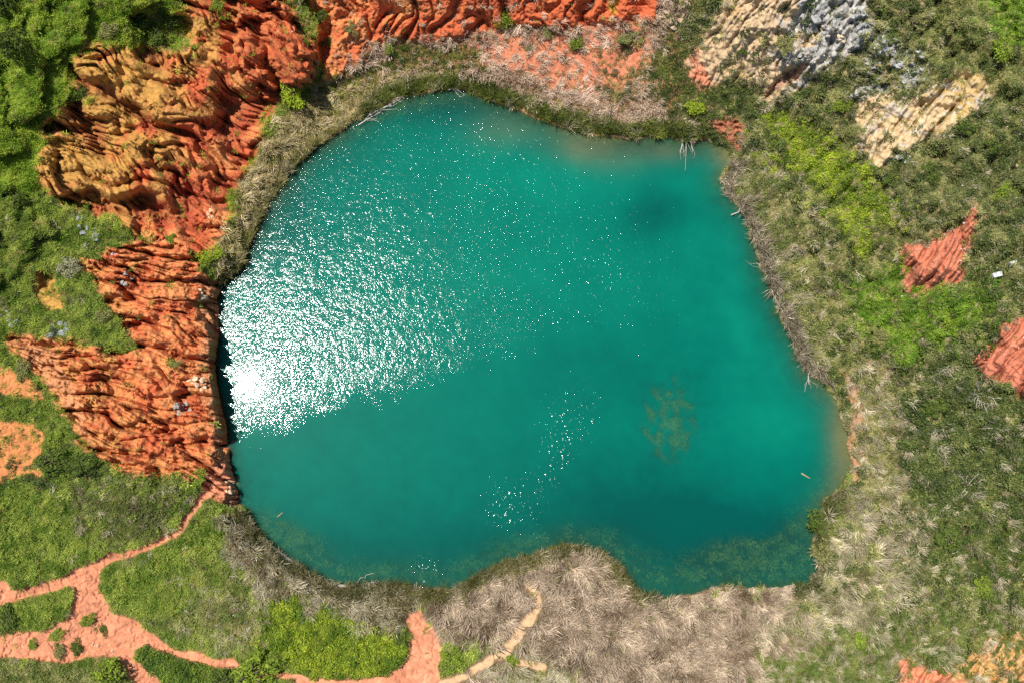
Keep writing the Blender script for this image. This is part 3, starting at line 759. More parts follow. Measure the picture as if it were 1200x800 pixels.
# ------------------------------------------------------------------ scattering (uncountable vegetation): one object per kind, points + its own tuft shapes
def scatter_group():
    ng = bpy.data.node_groups.new('scatter_tufts', 'GeometryNodeTree')
    ng.interface.new_socket('Geometry', in_out='INPUT', socket_type='NodeSocketGeometry'); ng.interface.new_socket('Geometry', in_out='OUTPUT', socket_type='NodeSocketGeometry')
    L = ng.links.new; nn = ng.nodes.new
    gi = nn('NodeGroupInput'); go = nn('NodeGroupOutput')

    def named(name, typ):
        n = nn('GeometryNodeInputNamedAttribute'); n.data_type = typ; n.inputs['Name'].default_value = name
        return n.outputs['Attribute']
    proto = named('proto', 'INT')

    def part(k):
        c = nn('FunctionNodeCompare'); c.data_type = 'INT'; c.operation = 'EQUAL'; L(proto, c.inputs[2]); c.inputs[3].default_value = k
        sp = nn('GeometryNodeSeparateGeometry'); sp.domain = 'POINT'; L(gi.outputs[0], sp.inputs['Geometry']); L(c.outputs[0], sp.inputs['Selection'])
        return sp.outputs['Selection']
    jn = nn('GeometryNodeJoinGeometry')
    for k in range(4):
        ti = nn('GeometryNodeGeometryToInstance'); L(part(k), ti.inputs[0]); L(ti.outputs[0], jn.inputs[0])
    ip = nn('GeometryNodeInstanceOnPoints'); L(part(-1), ip.inputs['Points']); L(jn.outputs[0], ip.inputs['Instance']); ip.inputs['Pick Instance'].default_value = True
    L(named('variant', 'INT'), ip.inputs['Instance Index'])
    er = nn('FunctionNodeEulerToRotation'); L(named('turn', 'FLOAT_VECTOR'), er.inputs[0]); L(er.outputs[0], ip.inputs['Rotation'])
    L(named('size', 'FLOAT_VECTOR'), ip.inputs['Scale']); L(ip.outputs[0], go.inputs[0])
    return ng


SCATTER = scatter_group()


def scatter(name, label, protos, mat, pos, turn, size, tint):
    V, F, P, T = [], [], [], []
    off = 0
    for k, (v, f, t) in enumerate(protos):
        V.append(v); F += [tuple(i + off for i in ff) for ff in f]; P.append(np.full(len(v), k)); T.append(t); off += len(v)
    n = len(pos)
    V.append(pos); P.append(np.full(n, -1)); T.append(np.zeros(n))
    z = lambda a, w: np.concatenate([np.zeros((off, w)), a]).astype(np.float32)
    tint4 = np.concatenate([np.clip(tint, 0.005, 0.9), np.ones((n, 1))], 1)
    me = new_mesh(name, np.concatenate(V), F, mat, False, attrs={
        'proto': ('INT', np.concatenate(P).astype(np.int32)), 'leaf_tone': ('FLOAT', np.concatenate(T).astype(np.float32)),
        'variant': ('INT', np.concatenate([np.zeros(off, int), rng.integers(0, 4, n)]).astype(np.int32)),
        'turn': ('FLOAT_VECTOR', z(turn, 3)), 'size': ('FLOAT_VECTOR', z(size, 3)), 'tint': ('FLOAT_COLOR', z(tint4, 4))})
    o = link(name, me, label=label, kind='stuff')
    md = o.modifiers.new('tufts', 'NODES'); md.node_group = SCATTER
    return o


# ------------------------------------------------------------------ vegetation plan
c = lambda *a: np.array(a)
G_MEADOW = (c(0.105, 0.200, 0.016), c(0.46, 0.53, 0.095)); G_PLATEAU = (c(0.130, 0.260, 0.010), c(0.46, 0.56, 0.065)); G_OLIVE = (c(0.150, 0.190, 0.040), c(0.50, 0.48, 0.180))
G_SAT = (c(0.08, 0.19, 0.012), c(0.34, 0.50, 0.05)); STRAW = (c(0.16, 0.14, 0.06), c(0.66, 0.57, 0.38)); STRAWP = (c(0.15, 0.10, 0.055), c(0.66, 0.52, 0.37)); STRAWG = (c(0.24, 0.21, 0.11), c(0.60, 0.53, 0.36))
L_DARK = (c(0.035, 0.060, 0.012), c(0.150, 0.190, 0.045)); L_BRIGHT = (c(0.110, 0.190, 0.008), c(0.40, 0.49, 0.030)); L_GREY = (c(0.17, 0.18, 0.12), c(0.36, 0.36, 0.27)); R_DARK = (c(0.050, 0.085, 0.012), c(0.24, 0.27, 0.05))
R_BROWN = (c(0.16, 0.12, 0.05), c(0.34, 0.26, 0.13))
# zone: outline (or None = everywhere), softness, cover 0..1, {kind: (share, palette, size)}
ZONES = [
 (None, 1, 1.0, {'grass': (.80, G_MEADOW, 1.0), 'leaf': (.14, G_MEADOW, .8), 'straw': (.06, STRAW, .7)}),
 ([(-440,-440),(330,-440),(330,120),(290,240),(140,330),(-440,330)], 8, 1.0, {'grass': (.85, G_PLATEAU, 1.1), 'leaf': (.15, L_DARK, .9)}),
 ([(-440,230),(90,235),(180,280),(160,420),(90,470),(100,520),(180,560),(-440,560)], 8, 1.0, {'grass': (.80, G_MEADOW, 1.0), 'leaf': (.13, L_DARK, .9), 'straw': (.07, STRAWG, .8)}),
 # right-hand hillside: olive scrub, straw, dark low bushes
 ([(770,-440),(1700,-440),(1700,1300),(1000,1300),(940,690),(990,560),(960,440),(890,280),(850,190),(830,150),(780,160)], 10, 1.0, {'grass': (.54, G_OLIVE, 1.1), 'straw': (.12, STRAWG, .8), 'leaf': (.34, L_DARK, 1.35)}),
 ([(1010,-440),(1700,-440),(1700,200),(1120,120),(1060,60)], 25, 1.0, {'grass': (.62, G_OLIVE, 1.0), 'leaf': (.26, (c(.07,.115,.02), c(.22,.26,.07)), 1.0), 'straw': (.12, STRAWG, .7)}),
 ([(1050,160),(1300,140),(1300,300),(1150,290),(1060,260)], 25, 1.0, {'grass': (.50, (c(.14,.18,.04), c(.44,.43,.17)), 1.0), 'leaf': (.32, (c(.06,.095,.02), c(.21,.24,.07)), 1.0), 'straw': (.18, STRAWG, .7)}),
 ([(840,195),(880,200),(960,290),(1010,330),(1010,440),(970,450),(930,420),(900,340),(880,270)], 16, 1.0, {'straw': (.28, STRAW, 1.0), 'grass': (.42, G_OLIVE, 1.1), 'leaf': (.30, (c(.05,.08,.015), c(.26,.30,.07)), 1.35)}),
 ([(1000,120),(1030,200),(1060,300),(1050,340),(1000,320),(940,140)], 22, .96, {'grass': (.55, G_OLIVE, 1.0), 'leaf': (.33, (c(.07,.10,.025), c(.19,.2,.08)), .9), 'straw': (.12, STRAWG, .7)}),
 ([(1000,320),(1060,300),(1100,345),(1170,330),(1150,400),(1100,430),(1040,420),(1000,370)], 14, 1.0, {'grass': (.80, G_SAT, 1.1), 'leaf': (.14, L_DARK, .9), 'straw': (.06, STRAW, .7)}),
 ([(1050,430),(1130,410),(1300,470),(1300,640),(1140,640),(1040,560)], 20, 1.0, {'straw': (.26, STRAWG, .9), 'leaf': (.34, L_DARK, 1.4), 'grass': (.40, G_OLIVE, 1.1)}),
 ([(985,430),(1060,430),(1060,620),(990,600),(1005,540)], 12, .86, {'straw': (.42, STRAW, .9), 'grass': (.40, G_OLIVE, 1.0), 'leaf': (.18, L_DARK, .8)}),
 ([(1060,600),(1300,590),(1300,700),(1090,690)], 22, 1.0, {'grass': (.34, (c(.09,.14,.02), c(.22,.25,.06)), 1.0), 'leaf': (.36, (c(.05,.09,.014), c(.16,.2,.04)), 1.0), 'straw': (.30, STRAW, .8)}),
 ([(890,128),(925,133),(962,158),(1000,184),(1032,214),(1046,240),(1040,262),(1022,268),(1018,310),(1000,290),(985,262),(958,226),(930,202),(902,172)], 13, .95, {'leaf': (.80, L_BRIGHT, 1.0), 'grass': (.20, G_MEADOW, 1.0)}),
 ([(1130,-440),(1700,-440),(1700,70),(1190,60),(1150,30)], 10, 1.0, {'grass': (.85, G_SAT, 1.1), 'leaf': (.15, L_DARK, .8)}),
 # north shore
 ([(370,-440),(775,-440),(800,60),(830,150),(760,175),(640,150),(540,105),(440,125),(380,90)], 8, .92, {'straw': (.66, (c(.40,.28,.18), c(.85,.66,.50)), .95), 'grass': (.24, G_OLIVE, .9), 'leaf': (.10, L_DARK, .7)}),
 ([(690,60),(745,45),(760,80),(735,118),(700,112)], 9, .95, {'grass': (.5, G_OLIVE, .9), 'leaf': (.4, (c(.06,.085,.025), c(.16,.19,.07)), .9), 'straw': (.1, STRAWP, .7)}),
 ([(755,80),(790,30),(815,90),(880,100),(905,125),(860,140),(810,140),(765,130)], 10, .97, {'grass': (.55, (c(.08,.13,.02), c(.2,.25,.05)), 1.0), 'leaf': (.38, L_DARK, .9), 'straw': (.07, STRAWP, .7)}),
 ([(325,115),(365,95),(430,75),(470,50),(545,55),(560,80),(470,85),(400,115),(345,160)], 9, .95, {'grass': (.62, (c(.10,.16,.02), c(.24,.29,.05)), 1.0), 'leaf': (.22, L_DARK, .8), 'straw': (.16, STRAW, .8)}),
 ([(270,330),(245,310),(262,270),(290,200),(320,150),(370,120),(450,90),(540,85),(545,105),(440,128),(345,195),(300,270)], 7, 1.0, {'straw': (.52, (c(.36,.29,.12), c(.76,.62,.36)), .95), 'grass': (.43, (c(.20,.22,.04), c(.50,.46,.15)), 1.1), 'leaf': (.05, L_DARK, .7)}),
 # lower left meadow variations
 ([(60,560),(170,565),(230,580),(200,620),(130,640),(90,600)], 18, 1.0, {'grass': (.72, (c(.12,.15,.035), c(.27,.29,.09)), 1.0), 'straw': (.16, STRAWG, .7), 'leaf': (.12, G_MEADOW, .8)}),
 ([(230,680),(320,690),(340,740),(250,760),(190,730)], 22, 1.0, {'grass': (.70, G_OLIVE, 1.0), 'straw': (.16, STRAWG, .7), 'leaf': (.14, G_MEADOW, .8)}),
 ([(-440,775),(130,772),(160,800),(160,900),(-440,900)], 6, 1.0, {'grass': (.75, G_OLIVE, 1.0), 'leaf': (.2, (c(.1,.16,.02), c(.25,.32,.05)), .9), 'straw': (.05, STRAWG, .7)}),
 ([(155,757),(182,750),(230,775),(330,800),(330,900),(215,900)], 5, 1.0, {'leaf': (.8, (c(.06,.12,.012), c(.2,.28,.03)), 1.0), 'grass': (.2, G_MEADOW, 1.0)}),
 ([(0,528),(50,558),(110,548),(130,560),(60,562),(-20,575)], 6, 1.0, {'leaf': (.7, L_DARK, 1.0), 'grass': (.3, G_SAT, 1.0)}),
 # south bank: bleached reeds
 ([(255,600),(290,612),(320,642),(370,676),(480,690),(484,712),(470,745),(420,745),(350,715),(300,690),(275,660)], 8, 1.0, {'straw': (.68, STRAWG, 1.0), 'reed': (.10, R_BROWN, .8), 'leaf': (.22, L_DARK, .8)}),
 ([(322,715),(345,700),(400,730),(450,742),(478,738),(480,770),(455,792),(400,797),(350,790),(315,760)], 8, 1.0, {'leaf': (.88, (c(.09,.16,.008), c(.38,.46,.03)), 1.0), 'grass': (.12, G_MEADOW, 1.0)}),
 ([(490,690),(560,672),(620,650),(665,634),(712,646),(732,668),(746,692),(800,696),(850,684),(905,690),(950,684),(965,700),(1000,720),(960,900),(500,900),(510,750)], 8, 1.0, {'straw': (.74, STRAWP, 1.1), 'grass': (.18, G_OLIVE, 1.1), 'leaf': (.08, L_DARK, .8)}),
 ([(510,755),(560,748),(585,765),(545,795),(520,805)], 6, 1.0, {'leaf': (.45, G_MEADOW, .9), 'grass': (.45, G_MEADOW, 1.0), 'straw': (.1, STRAW, .8)}),
 ([(575,770),(640,765),(680,790),(690,900),(560,900)], 14, 1.0, {'grass': (.55, G_OLIVE, 1.0), 'straw': (.35, STRAWG, .9), 'leaf': (.1, L_DARK, .7)}),
 ([(940,690),(985,610),(1040,590),(1090,650),(1040,720),(960,760),(900,740)], 20, 1.0, {'straw': (.50, STRAW, 1.1), 'grass': (.32, G_OLIVE, 1.1), 'leaf': (.18, L_DARK, 1.2)}),
 ([(880,760),(1000,730),(1110,720),(1300,690),(1300,900),(880,900)], 16, 1.0, {'grass': (.66, (c(.10,.16,.025), c(.27,.29,.08)), 1.1), 'straw': (.22, STRAWG, .8), 'leaf': (.12, L_DARK, .8)}),
]
BARE = {'CLIFF_NW': .022, 'CLIFF_W': .012, 'CLIFF_N': .03, 'LIME': .12, 'LIME_E': .45, 'SAND': .10, 'RED_E1': .015, 'RED_E2': .02, 'RED_SE': .03, 'ORANGE_SE': .22, 'NOOK': .10, 'PIT': .10, 'RED_A': .08,
        'RED_B': .10, 'STRIP_W': .03, 'PATH_W': .006, 'PATH_S': .006, 'PATH_T': .02, 'BARE_E': .38, 'GULLY_NE': .1, 'RED_N': .30, 'HOLLOW': .6}
STEP = 2.55
pu, pv = np.meshgrid(np.arange(-110, 1310, STEP), np.arange(-90, 890, STEP))
pu = (pu + rng.random(pu.shape) * STEP).ravel(); pv = (pv + rng.random(pv.shape) * STEP).ravel()
dl = -samp(S_lake, pu, pv)
k = dl > 1.0
pu, pv, dl = pu[k], pv[k], dl[k]
wx = fbm(pu / 26.0, pv / 26.0, 1, 5, 0.6) * 11; wy = fbm(pu / 26.0, pv / 26.0, 2, 5, 0.6) * 11
zone = np.zeros(len(pu), int); cover = np.ones(len(pu))
jit = rng.normal(size=len(pu)) * 0.6
zx = fbm(pu / 40.0, pv / 40.0, 230, 4, 0.6) * 2.2; zy = fbm(pu / 40.0, pv / 40.0, 240, 4, 0.6) * 2.2
for i, (poly, soft, cov, kinds) in enumerate(ZONES):
    inside = np.ones(len(pu), bool) if poly is None else samp(sdf(poly), pu + wx * 1.6 + zx * soft, pv + wy * 1.6 + zy * soft) > jit * soft * 1.2
    zone[inside] = i; cover[inside] = cov
for key, cov in BARE.items():
    inside = samp(S[key], pu + wx * (.4 if key[:4] == 'PATH' else 1), pv + wy * (.4 if key[:4] == 'PATH' else 1)) > np.abs(rng.normal(size=len(pu))) * (7 if key in ('RED_N', 'LIME', 'LIME_E', 'ORANGE_SE', 'CLIFF_NW', 'CLIFF_N', 'CLIFF_W', 'SAND', 'RED_E1', 'RED_E2', 'RED_SE') else 1.2) * (1 if key in ('RED_N', 'LIME_E', 'ORANGE_SE') else .5) - (4.0 if key == 'PATH_T' else 2.4 if key[:4] == 'PATH' else 0)
    cover[inside] = np.minimum(cover[inside], cov)
for key in ('RED_E1', 'RED_E2', 'SAND', 'LIME', 'CLIFF_W', 'CLIFF_NW', 'PATH_W', 'PATH_S', 'RED_SE'):
    cover *= 1 - (.3 if key[:4] == 'PATH' else .5) * sstep(samp(S[key], pu + wx, pv + wy), -9 if key[:4] != 'PATH' else -5, 2)
clump = fbm(pu / 9.0, pv / 9.0, 200, 3)
cover = np.where(cover < 0.6, cover * np.clip(1 + 3.0 * clump, 0, 4), cover * sstep(clump + 0.25 * rng.random(len(pu)), -0.42, -0.12))
# reeds along the waterline
north = (pv < 175) & (pu > 425) & (pu < 835); south = (pv > 620) & (pu > 475) & (pu < 770); swest = (pv > 600) & (pu > 270) & (pu <= 475); seast = (pu > 930) & (pv > 575) & (pv < 700); west = (pu < 430) & (pv < 330)
edge = fbm(pu / 18.0, pv / 18.0, 205, 3) * 8
reed_band = (north & (dl < 17 + edge)) | (south & (dl < 12 + edge)) | (swest & (dl < 15 + edge)) | (seast & (dl < 13 + edge)) | (west & (dl < 6 + edge * .5))
kind = np.full(len(pu), 'none', dtype=object); tint = np.zeros((len(pu), 3)); size = np.ones(len(pu))
rnd = rng.random(len(pu)); alive = rng.random(len(pu)) < cover
big = fbm(pu / 26.0, pv / 26.0, 210, 3); small = fbm(pu / 6.0, pv / 6.0, 213, 2)
mid_ = fbm(pu / 13.0, pv / 13.0, 215, 3)
tone = np.clip(0.45 + 0.7 * big + 0.8 * mid_ + 0.5 * small + rng.normal(size=len(pu)) * 0.16, 0, 1.15)
patch = fbm(pu / 15.0, pv / 15.0, 217, 3) * 0.55          # plants of a kind keep together
for i, (poly, soft, cov, kinds) in enumerate(ZONES):
    z = (zone == i) & alive
    acc = 0.0; pr = np.clip(rnd * 0.55 + 0.225 + patch, 0, 0.9999) if len(kinds) > 1 else rnd
    for kd, (share, pal, sz) in kinds.items():
        q = z & (pr >= acc) & (pr < acc + share)
        kind[q] = kd; tint[q] = pal[0] + (pal[1] - pal[0]) * tone[q][:, None]; size[q] = sz; acc += share
rb = reed_band & (rng.random(len(pu)) < 0.92)
for msk, pal in ((north, R_DARK), (south, (c(.10, .11, .02), c(.30, .26, .09))), (swest, (c(.07, .09, .02), c(.26, .22, .10))), (seast, (c(.06, .09, .015), c(.22, .22, .07))), (west, (c(.18, .18, .04), c(.46, .40, .16)))):
    q = rb & msk
    kind[q] = 'reed'; tint[q] = pal[0] + (pal[1] - pal[0]) * tone[q][:, None]; size[q] = 0.85
    dry = q & (rng.random(len(pu)) < (.12 if msk is north else .35))
    tint[dry] = STRAW[0] + (STRAW[1] - STRAW[0]) * tone[dry][:, None]
eastsh = (pu > 840) & (pv > 195) & (pv < 450) & (dl < 10 + edge)
q = eastsh & (rng.random(len(pu)) < 0.85)
kind[q] = np.where(rng.random(int(q.sum())) < 0.62, 'straw', 'reed'); tint[q] = c(.10, .09, .04) + (c(.60, .50, .36) - c(.10, .09, .04)) * rng.random(int(q.sum()))[:, None]; size[q] = 1.15
# white flower heads and pale seed heads
flower = (rng.random(len(pu)) < 0.012) & (kind == 'grass') & (pu > 880)
POS = ground_at(pu, pv)
lump = fbm(pu / 8.0, pv / 8.0, 250, 3)
kind[(kind == 'straw') & (fbm(pu / 9.0, pv / 9.0, 255, 3) > 0.10) & (rng.random(len(pu)) < .7)] = 'none'


def emit(name, label, kd, protos, mat, jitter=0.25, lean=0.25, thin=1.0, tall=1.0, align=None):
    q = kind == kd
    if thin < 1:
        q &= rng.random(len(pu)) < thin
    n = int(q.sum())
    turn = np.stack([rng.normal(size=n) * lean, rng.normal(size=n) * lean, rng.random(n) * 6.283], 1)
    if align is not None:
        ang, spread = align(pu[q], pv[q]); turn[:, 2] = ang + rng.normal(size=n) * spread
    sz = size[q] * (1 + rng.normal(size=n) * jitter + 0.9 * lump[q]).clip(0.4, 2.0)
    scatter(name, label, protos, mat, POS[q], turn, np.stack([sz, sz, sz * tall * (0.8 + 0.4 * rng.random(n))], 1), tint[q])
    return n


def comb(u, v):
    """lie of the bleached reeds: flattened in swathes"""
    return fbm(u / 45.0, v / 45.0, 220, 3, .6) * 4.2 - 0.9, 0.55


cnt = {}
cnt['grass'] = emit('grass', 'short green meadow grass covering the banks and terraces', 'grass', [blades(46, 0.34, 0.18, 0.50, 0.03, 0.06, 0.75, s_) for s_ in (1, 2, 3, 4)], M_BLADE)
cnt['straw'] = emit('dry_grass', 'bleached dry grass and flattened reeds on banks and hillside', 'straw', [blades(30, 0.40, 0.5, 1.25, 0.03, 0.065, 1.0, s_, 0.35, 0.0) for s_ in (5, 6, 7, 8)], M_STRAW, align=comb)
cnt['leaf'] = emit('ground_cover', 'low leafy ground cover, bright green in patches', 'leaf', [leaves(70, 0.42, 0.42, 0.075, s_, 0.02) for s_ in (9, 10, 11, 12)], M_LEAF)
cnt['reed'] = emit('reeds', 'dark green reeds fringing the waterline', 'reed', [blades(34, 0.36, 0.9, 1.9, 0.035, 0.07, 0.5, s_, 0.45) for s_ in (13, 14, 15, 16)], M_BLADE)
print('tufts', cnt)


# weed growing under water
wu2, wv2 = np.meshgrid(np.arange(250, 1010, 3.2), np.arange(95, 710, 3.2)); wu2 = (wu2 + rng.random(wu2.shape) * 3.2).ravel(); wv2 = (wv2 + rng.random(wv2.shape) * 3.2).ravel()
dw = samp(S_lake, wu2, wv2)
g_ = lambda u0, v0, a, b: np.exp(-(((wu2 - u0) / a) ** 2 + ((wv2 - v0) / b) ** 2))
want = 1.1 * g_(767, 478, 13, 24) + 1.1 * g_(799, 488, 13, 44) + 1.0 * g_(793, 524, 20, 16) + 0.75 * g_(330, 625, 50, 28) * (dw < 45) + 0.55 * g_(880, 655, 85, 42) + 0.5 * g_(640, 645, 130, 25) * (dw < 26) + 0.5 * g_(430, 675, 80, 16) + 0.6 * g_(450, 120, 60, 22) * (dw < 18) + 0.4 * g_(960, 610, 26, 50)
want = want * sstep(fbm(wu2 / 9, wv2 / 9, 260, 3), -0.25, 0.2)
k = (dw > 2) & (rng.random(len(dw)) < want)
wu2, wv2 = wu2[k], wv2[k]
hw, _c2, _d2 = terrain(wu2, wv2)
n = len(wu2); sc_ = np.clip((-hw - 0.12) / 0.55, 0.3, 1.5)
kind_t = rng.random(n)[:, None]
scatter('water_weed', 'yellow-green water weed showing through the shallows', [blades(26, 0.45, 0.35, 0.8, 0.06, 0.12, 0.9, s_, 0.5) for s_ in (21, 22, 23, 24)], M_BLADE, survey(wu2, wv2, np.minimum(hw, -0.15)),
        np.stack([np.zeros(n), np.zeros(n), rng.random(n) * 6.283], 1), np.stack([sc_, sc_, sc_ * .8], 1) * 1.1, c(0.30, 0.30, 0.05) + (c(0.70, 0.62, 0.18) - c(0.30, 0.30, 0.05)) * kind_t)

# ------------------------------------------------------------------ pebbles and crumbs of limestone
def rock(seed, facets=2, squash=0.7):
    R = np.random.default_rng(seed)
    import bmesh
    bm = bmesh.new(); bmesh.ops.create_icosphere(bm, subdivisions=facets, radius=1.0)
    dirs = R.normal(size=(11, 3)); dirs /= np.linalg.norm(dirs, axis=1)[:, None]; lim = 0.45 + 0.4 * R.random(11)
    for v in bm.verts:
        p = np.array(v.co); p = p * (1 + 0.12 * R.normal())
        for d_, l_ in zip(dirs, lim):
            e_ = p @ d_ - l_
            if e_ > 0:
                p = p - d_ * e_ * 0.92
        v.co = (p[0] * (0.85 + .3 * R.random() * 0), p[1], p[2] * squash)
    bm.verts.ensure_lookup_table()
    V = np.array([v.co[:] for v in bm.verts]); F = [tuple(x.index for x in f.verts) for f in bm.faces]; bm.free()
    return V, F


su, sv = rng.random(60000) * 1240 - 20, rng.random(60000) * 840 - 20
den = 0.05 * sstep(su, 850, 930) * (samp(S_lake, su, sv) < -25) * (sv < 330) + 0.55 * sstep(samp(S['LIME_E'], su, sv), -14, 6) + 0.35 * sstep(samp(S['LIME'], su, sv), -10, 6) * (su > 880) + 0.25 * sstep(samp(S['SAND'], su, sv), -16, 0) * (samp(S['SAND'], su, sv) < 4) \
    + 0.35 * np.exp(-(((su - 785) / 26) ** 2 + ((sv - 18) / 20) ** 2)) + 0.10 * (su > 1100) * (sv < 330) * (sv > 150) + 0.02 * (su > 850) * (samp(S_lake, su, sv) < -25) + 0.06 * (samp(S['CLIFF_W'], su, sv) > 2) * (samp(S_lake, su, sv) > -45) + 0.015 * (samp(S['PATH_W'], su, sv) > 2) + 0.04 * (samp(S['CLIFF_NW'], su, sv) > 2)
k = (rng.random(len(su)) < den * sstep(fbm(su / 14, sv / 14, 270, 3), -0.3, 0.25)) & (samp(S_lake, su, sv) < -3)
su, sv = su[k], sv[k]; n = len(su)
sz = 0.07 + 0.20 * rng.random(n) ** 2.2
warm = ((su < 330) & (sv < 600)) | (sv > 600)
tn = np.where(warm[:, None], c(0.50, 0.30, 0.16), c(0.55, 0.53, 0.49)) * (0.7 + 0.6 * rng.random(n))[:, None]
pr_ = [rock(s_, 1) for s_ in (31, 32, 33, 34)]
M_CRUMB = leaf_material('limestone_crumb', None, 0.0, 0.9, 0.2)
scatter('scattered_stones', 'small pale limestone rubble strewn over slopes', [(v_, f_, np.full(len(v_), 0.5)) for v_, f_ in pr_], M_CRUMB, ground_at(su, sv) + c(0, 0, 0.03), rng.random((n, 3)) * 6.283, np.stack([sz, sz * (.7 + .5 * rng.random(n)), sz], 1), tn)

# ------------------------------------------------------------------ bushes and trees
BUSH_MESH = {}


def bush_mesh(kind, var):
    key = (kind, var)
    if key not in BUSH_MESH:
        v, f, t = leaves(1100, 1.08, 0.85, 0.085, 300 + var * 7 + len(kind), 0.30, lobes=6 + 2 * var, flat=0.35)
        BUSH_MESH[key] = new_mesh('crown', v, f, CROWN[kind], False, attrs={'leaf_tone': ('FLOAT', t.astype(np.float32))})
    return BUSH_MESH[key]


STEM_MESH = []
for s_ in range(3):
    R = np.random.default_rng(400 + s_); V, F = [], []
    top = np.array([0.04, 0.02, 0.45]); stick(V, F, (0, 0, -0.25), top, 0.085, 0.06, 6)
    for q in range(5):
        a = q * 1.2566 + R.random(); mid = top + np.array([math.cos(a) * .3, math.sin(a) * .3, .25 + .1 * R.random()])
        stick(V, F, top - np.array([0, 0, .15]), mid, 0.045, 0.03, 5); stick(V, F, mid, mid + np.array([math.cos(a + .4) * .25, math.sin(a + .4) * .25, .15]), 0.03, 0.012, 4)
    STEM_MESH.append(new_mesh('trunk', np.array(V), F, M_BARK))


def px_size(u, v):
    return float(np.linalg.norm(ground_at(np.array([u + 1.0]), np.array([float(v)]))[0] * c(1, 1, 0) - ground_at(np.array([u - 1.0]), np.array([float(v)]))[0] * c(1, 1, 0))) / 2


def bush(u, v, r, kind, label, tall=1.0, name='bush', cat='bush', group=None, wide=1.0):
    wide = random.uniform(0.72, 1.35)
    P = g1(u, v); m_ = 0.137 * r
    root = bpy.data.objects.new(name, None); COL.objects.link(root); root.location = P
    root['label'] = label; root['category'] = cat
    if group:
        root['group'] = group
    var = random.randrange(4)
    rz = random.random() * 6.283
    t = link('trunk', STEM_MESH[random.randrange(3)], root); t.scale = (m_, m_, m_ * tall); t.rotation_euler.z = rz
    cr = link('crown', bush_mesh(kind, var), root); cr.scale = (m_ * wide, m_ / wide, m_ * tall); cr.rotation_euler.z = rz if wide == 1.0 else 0.4
    return root


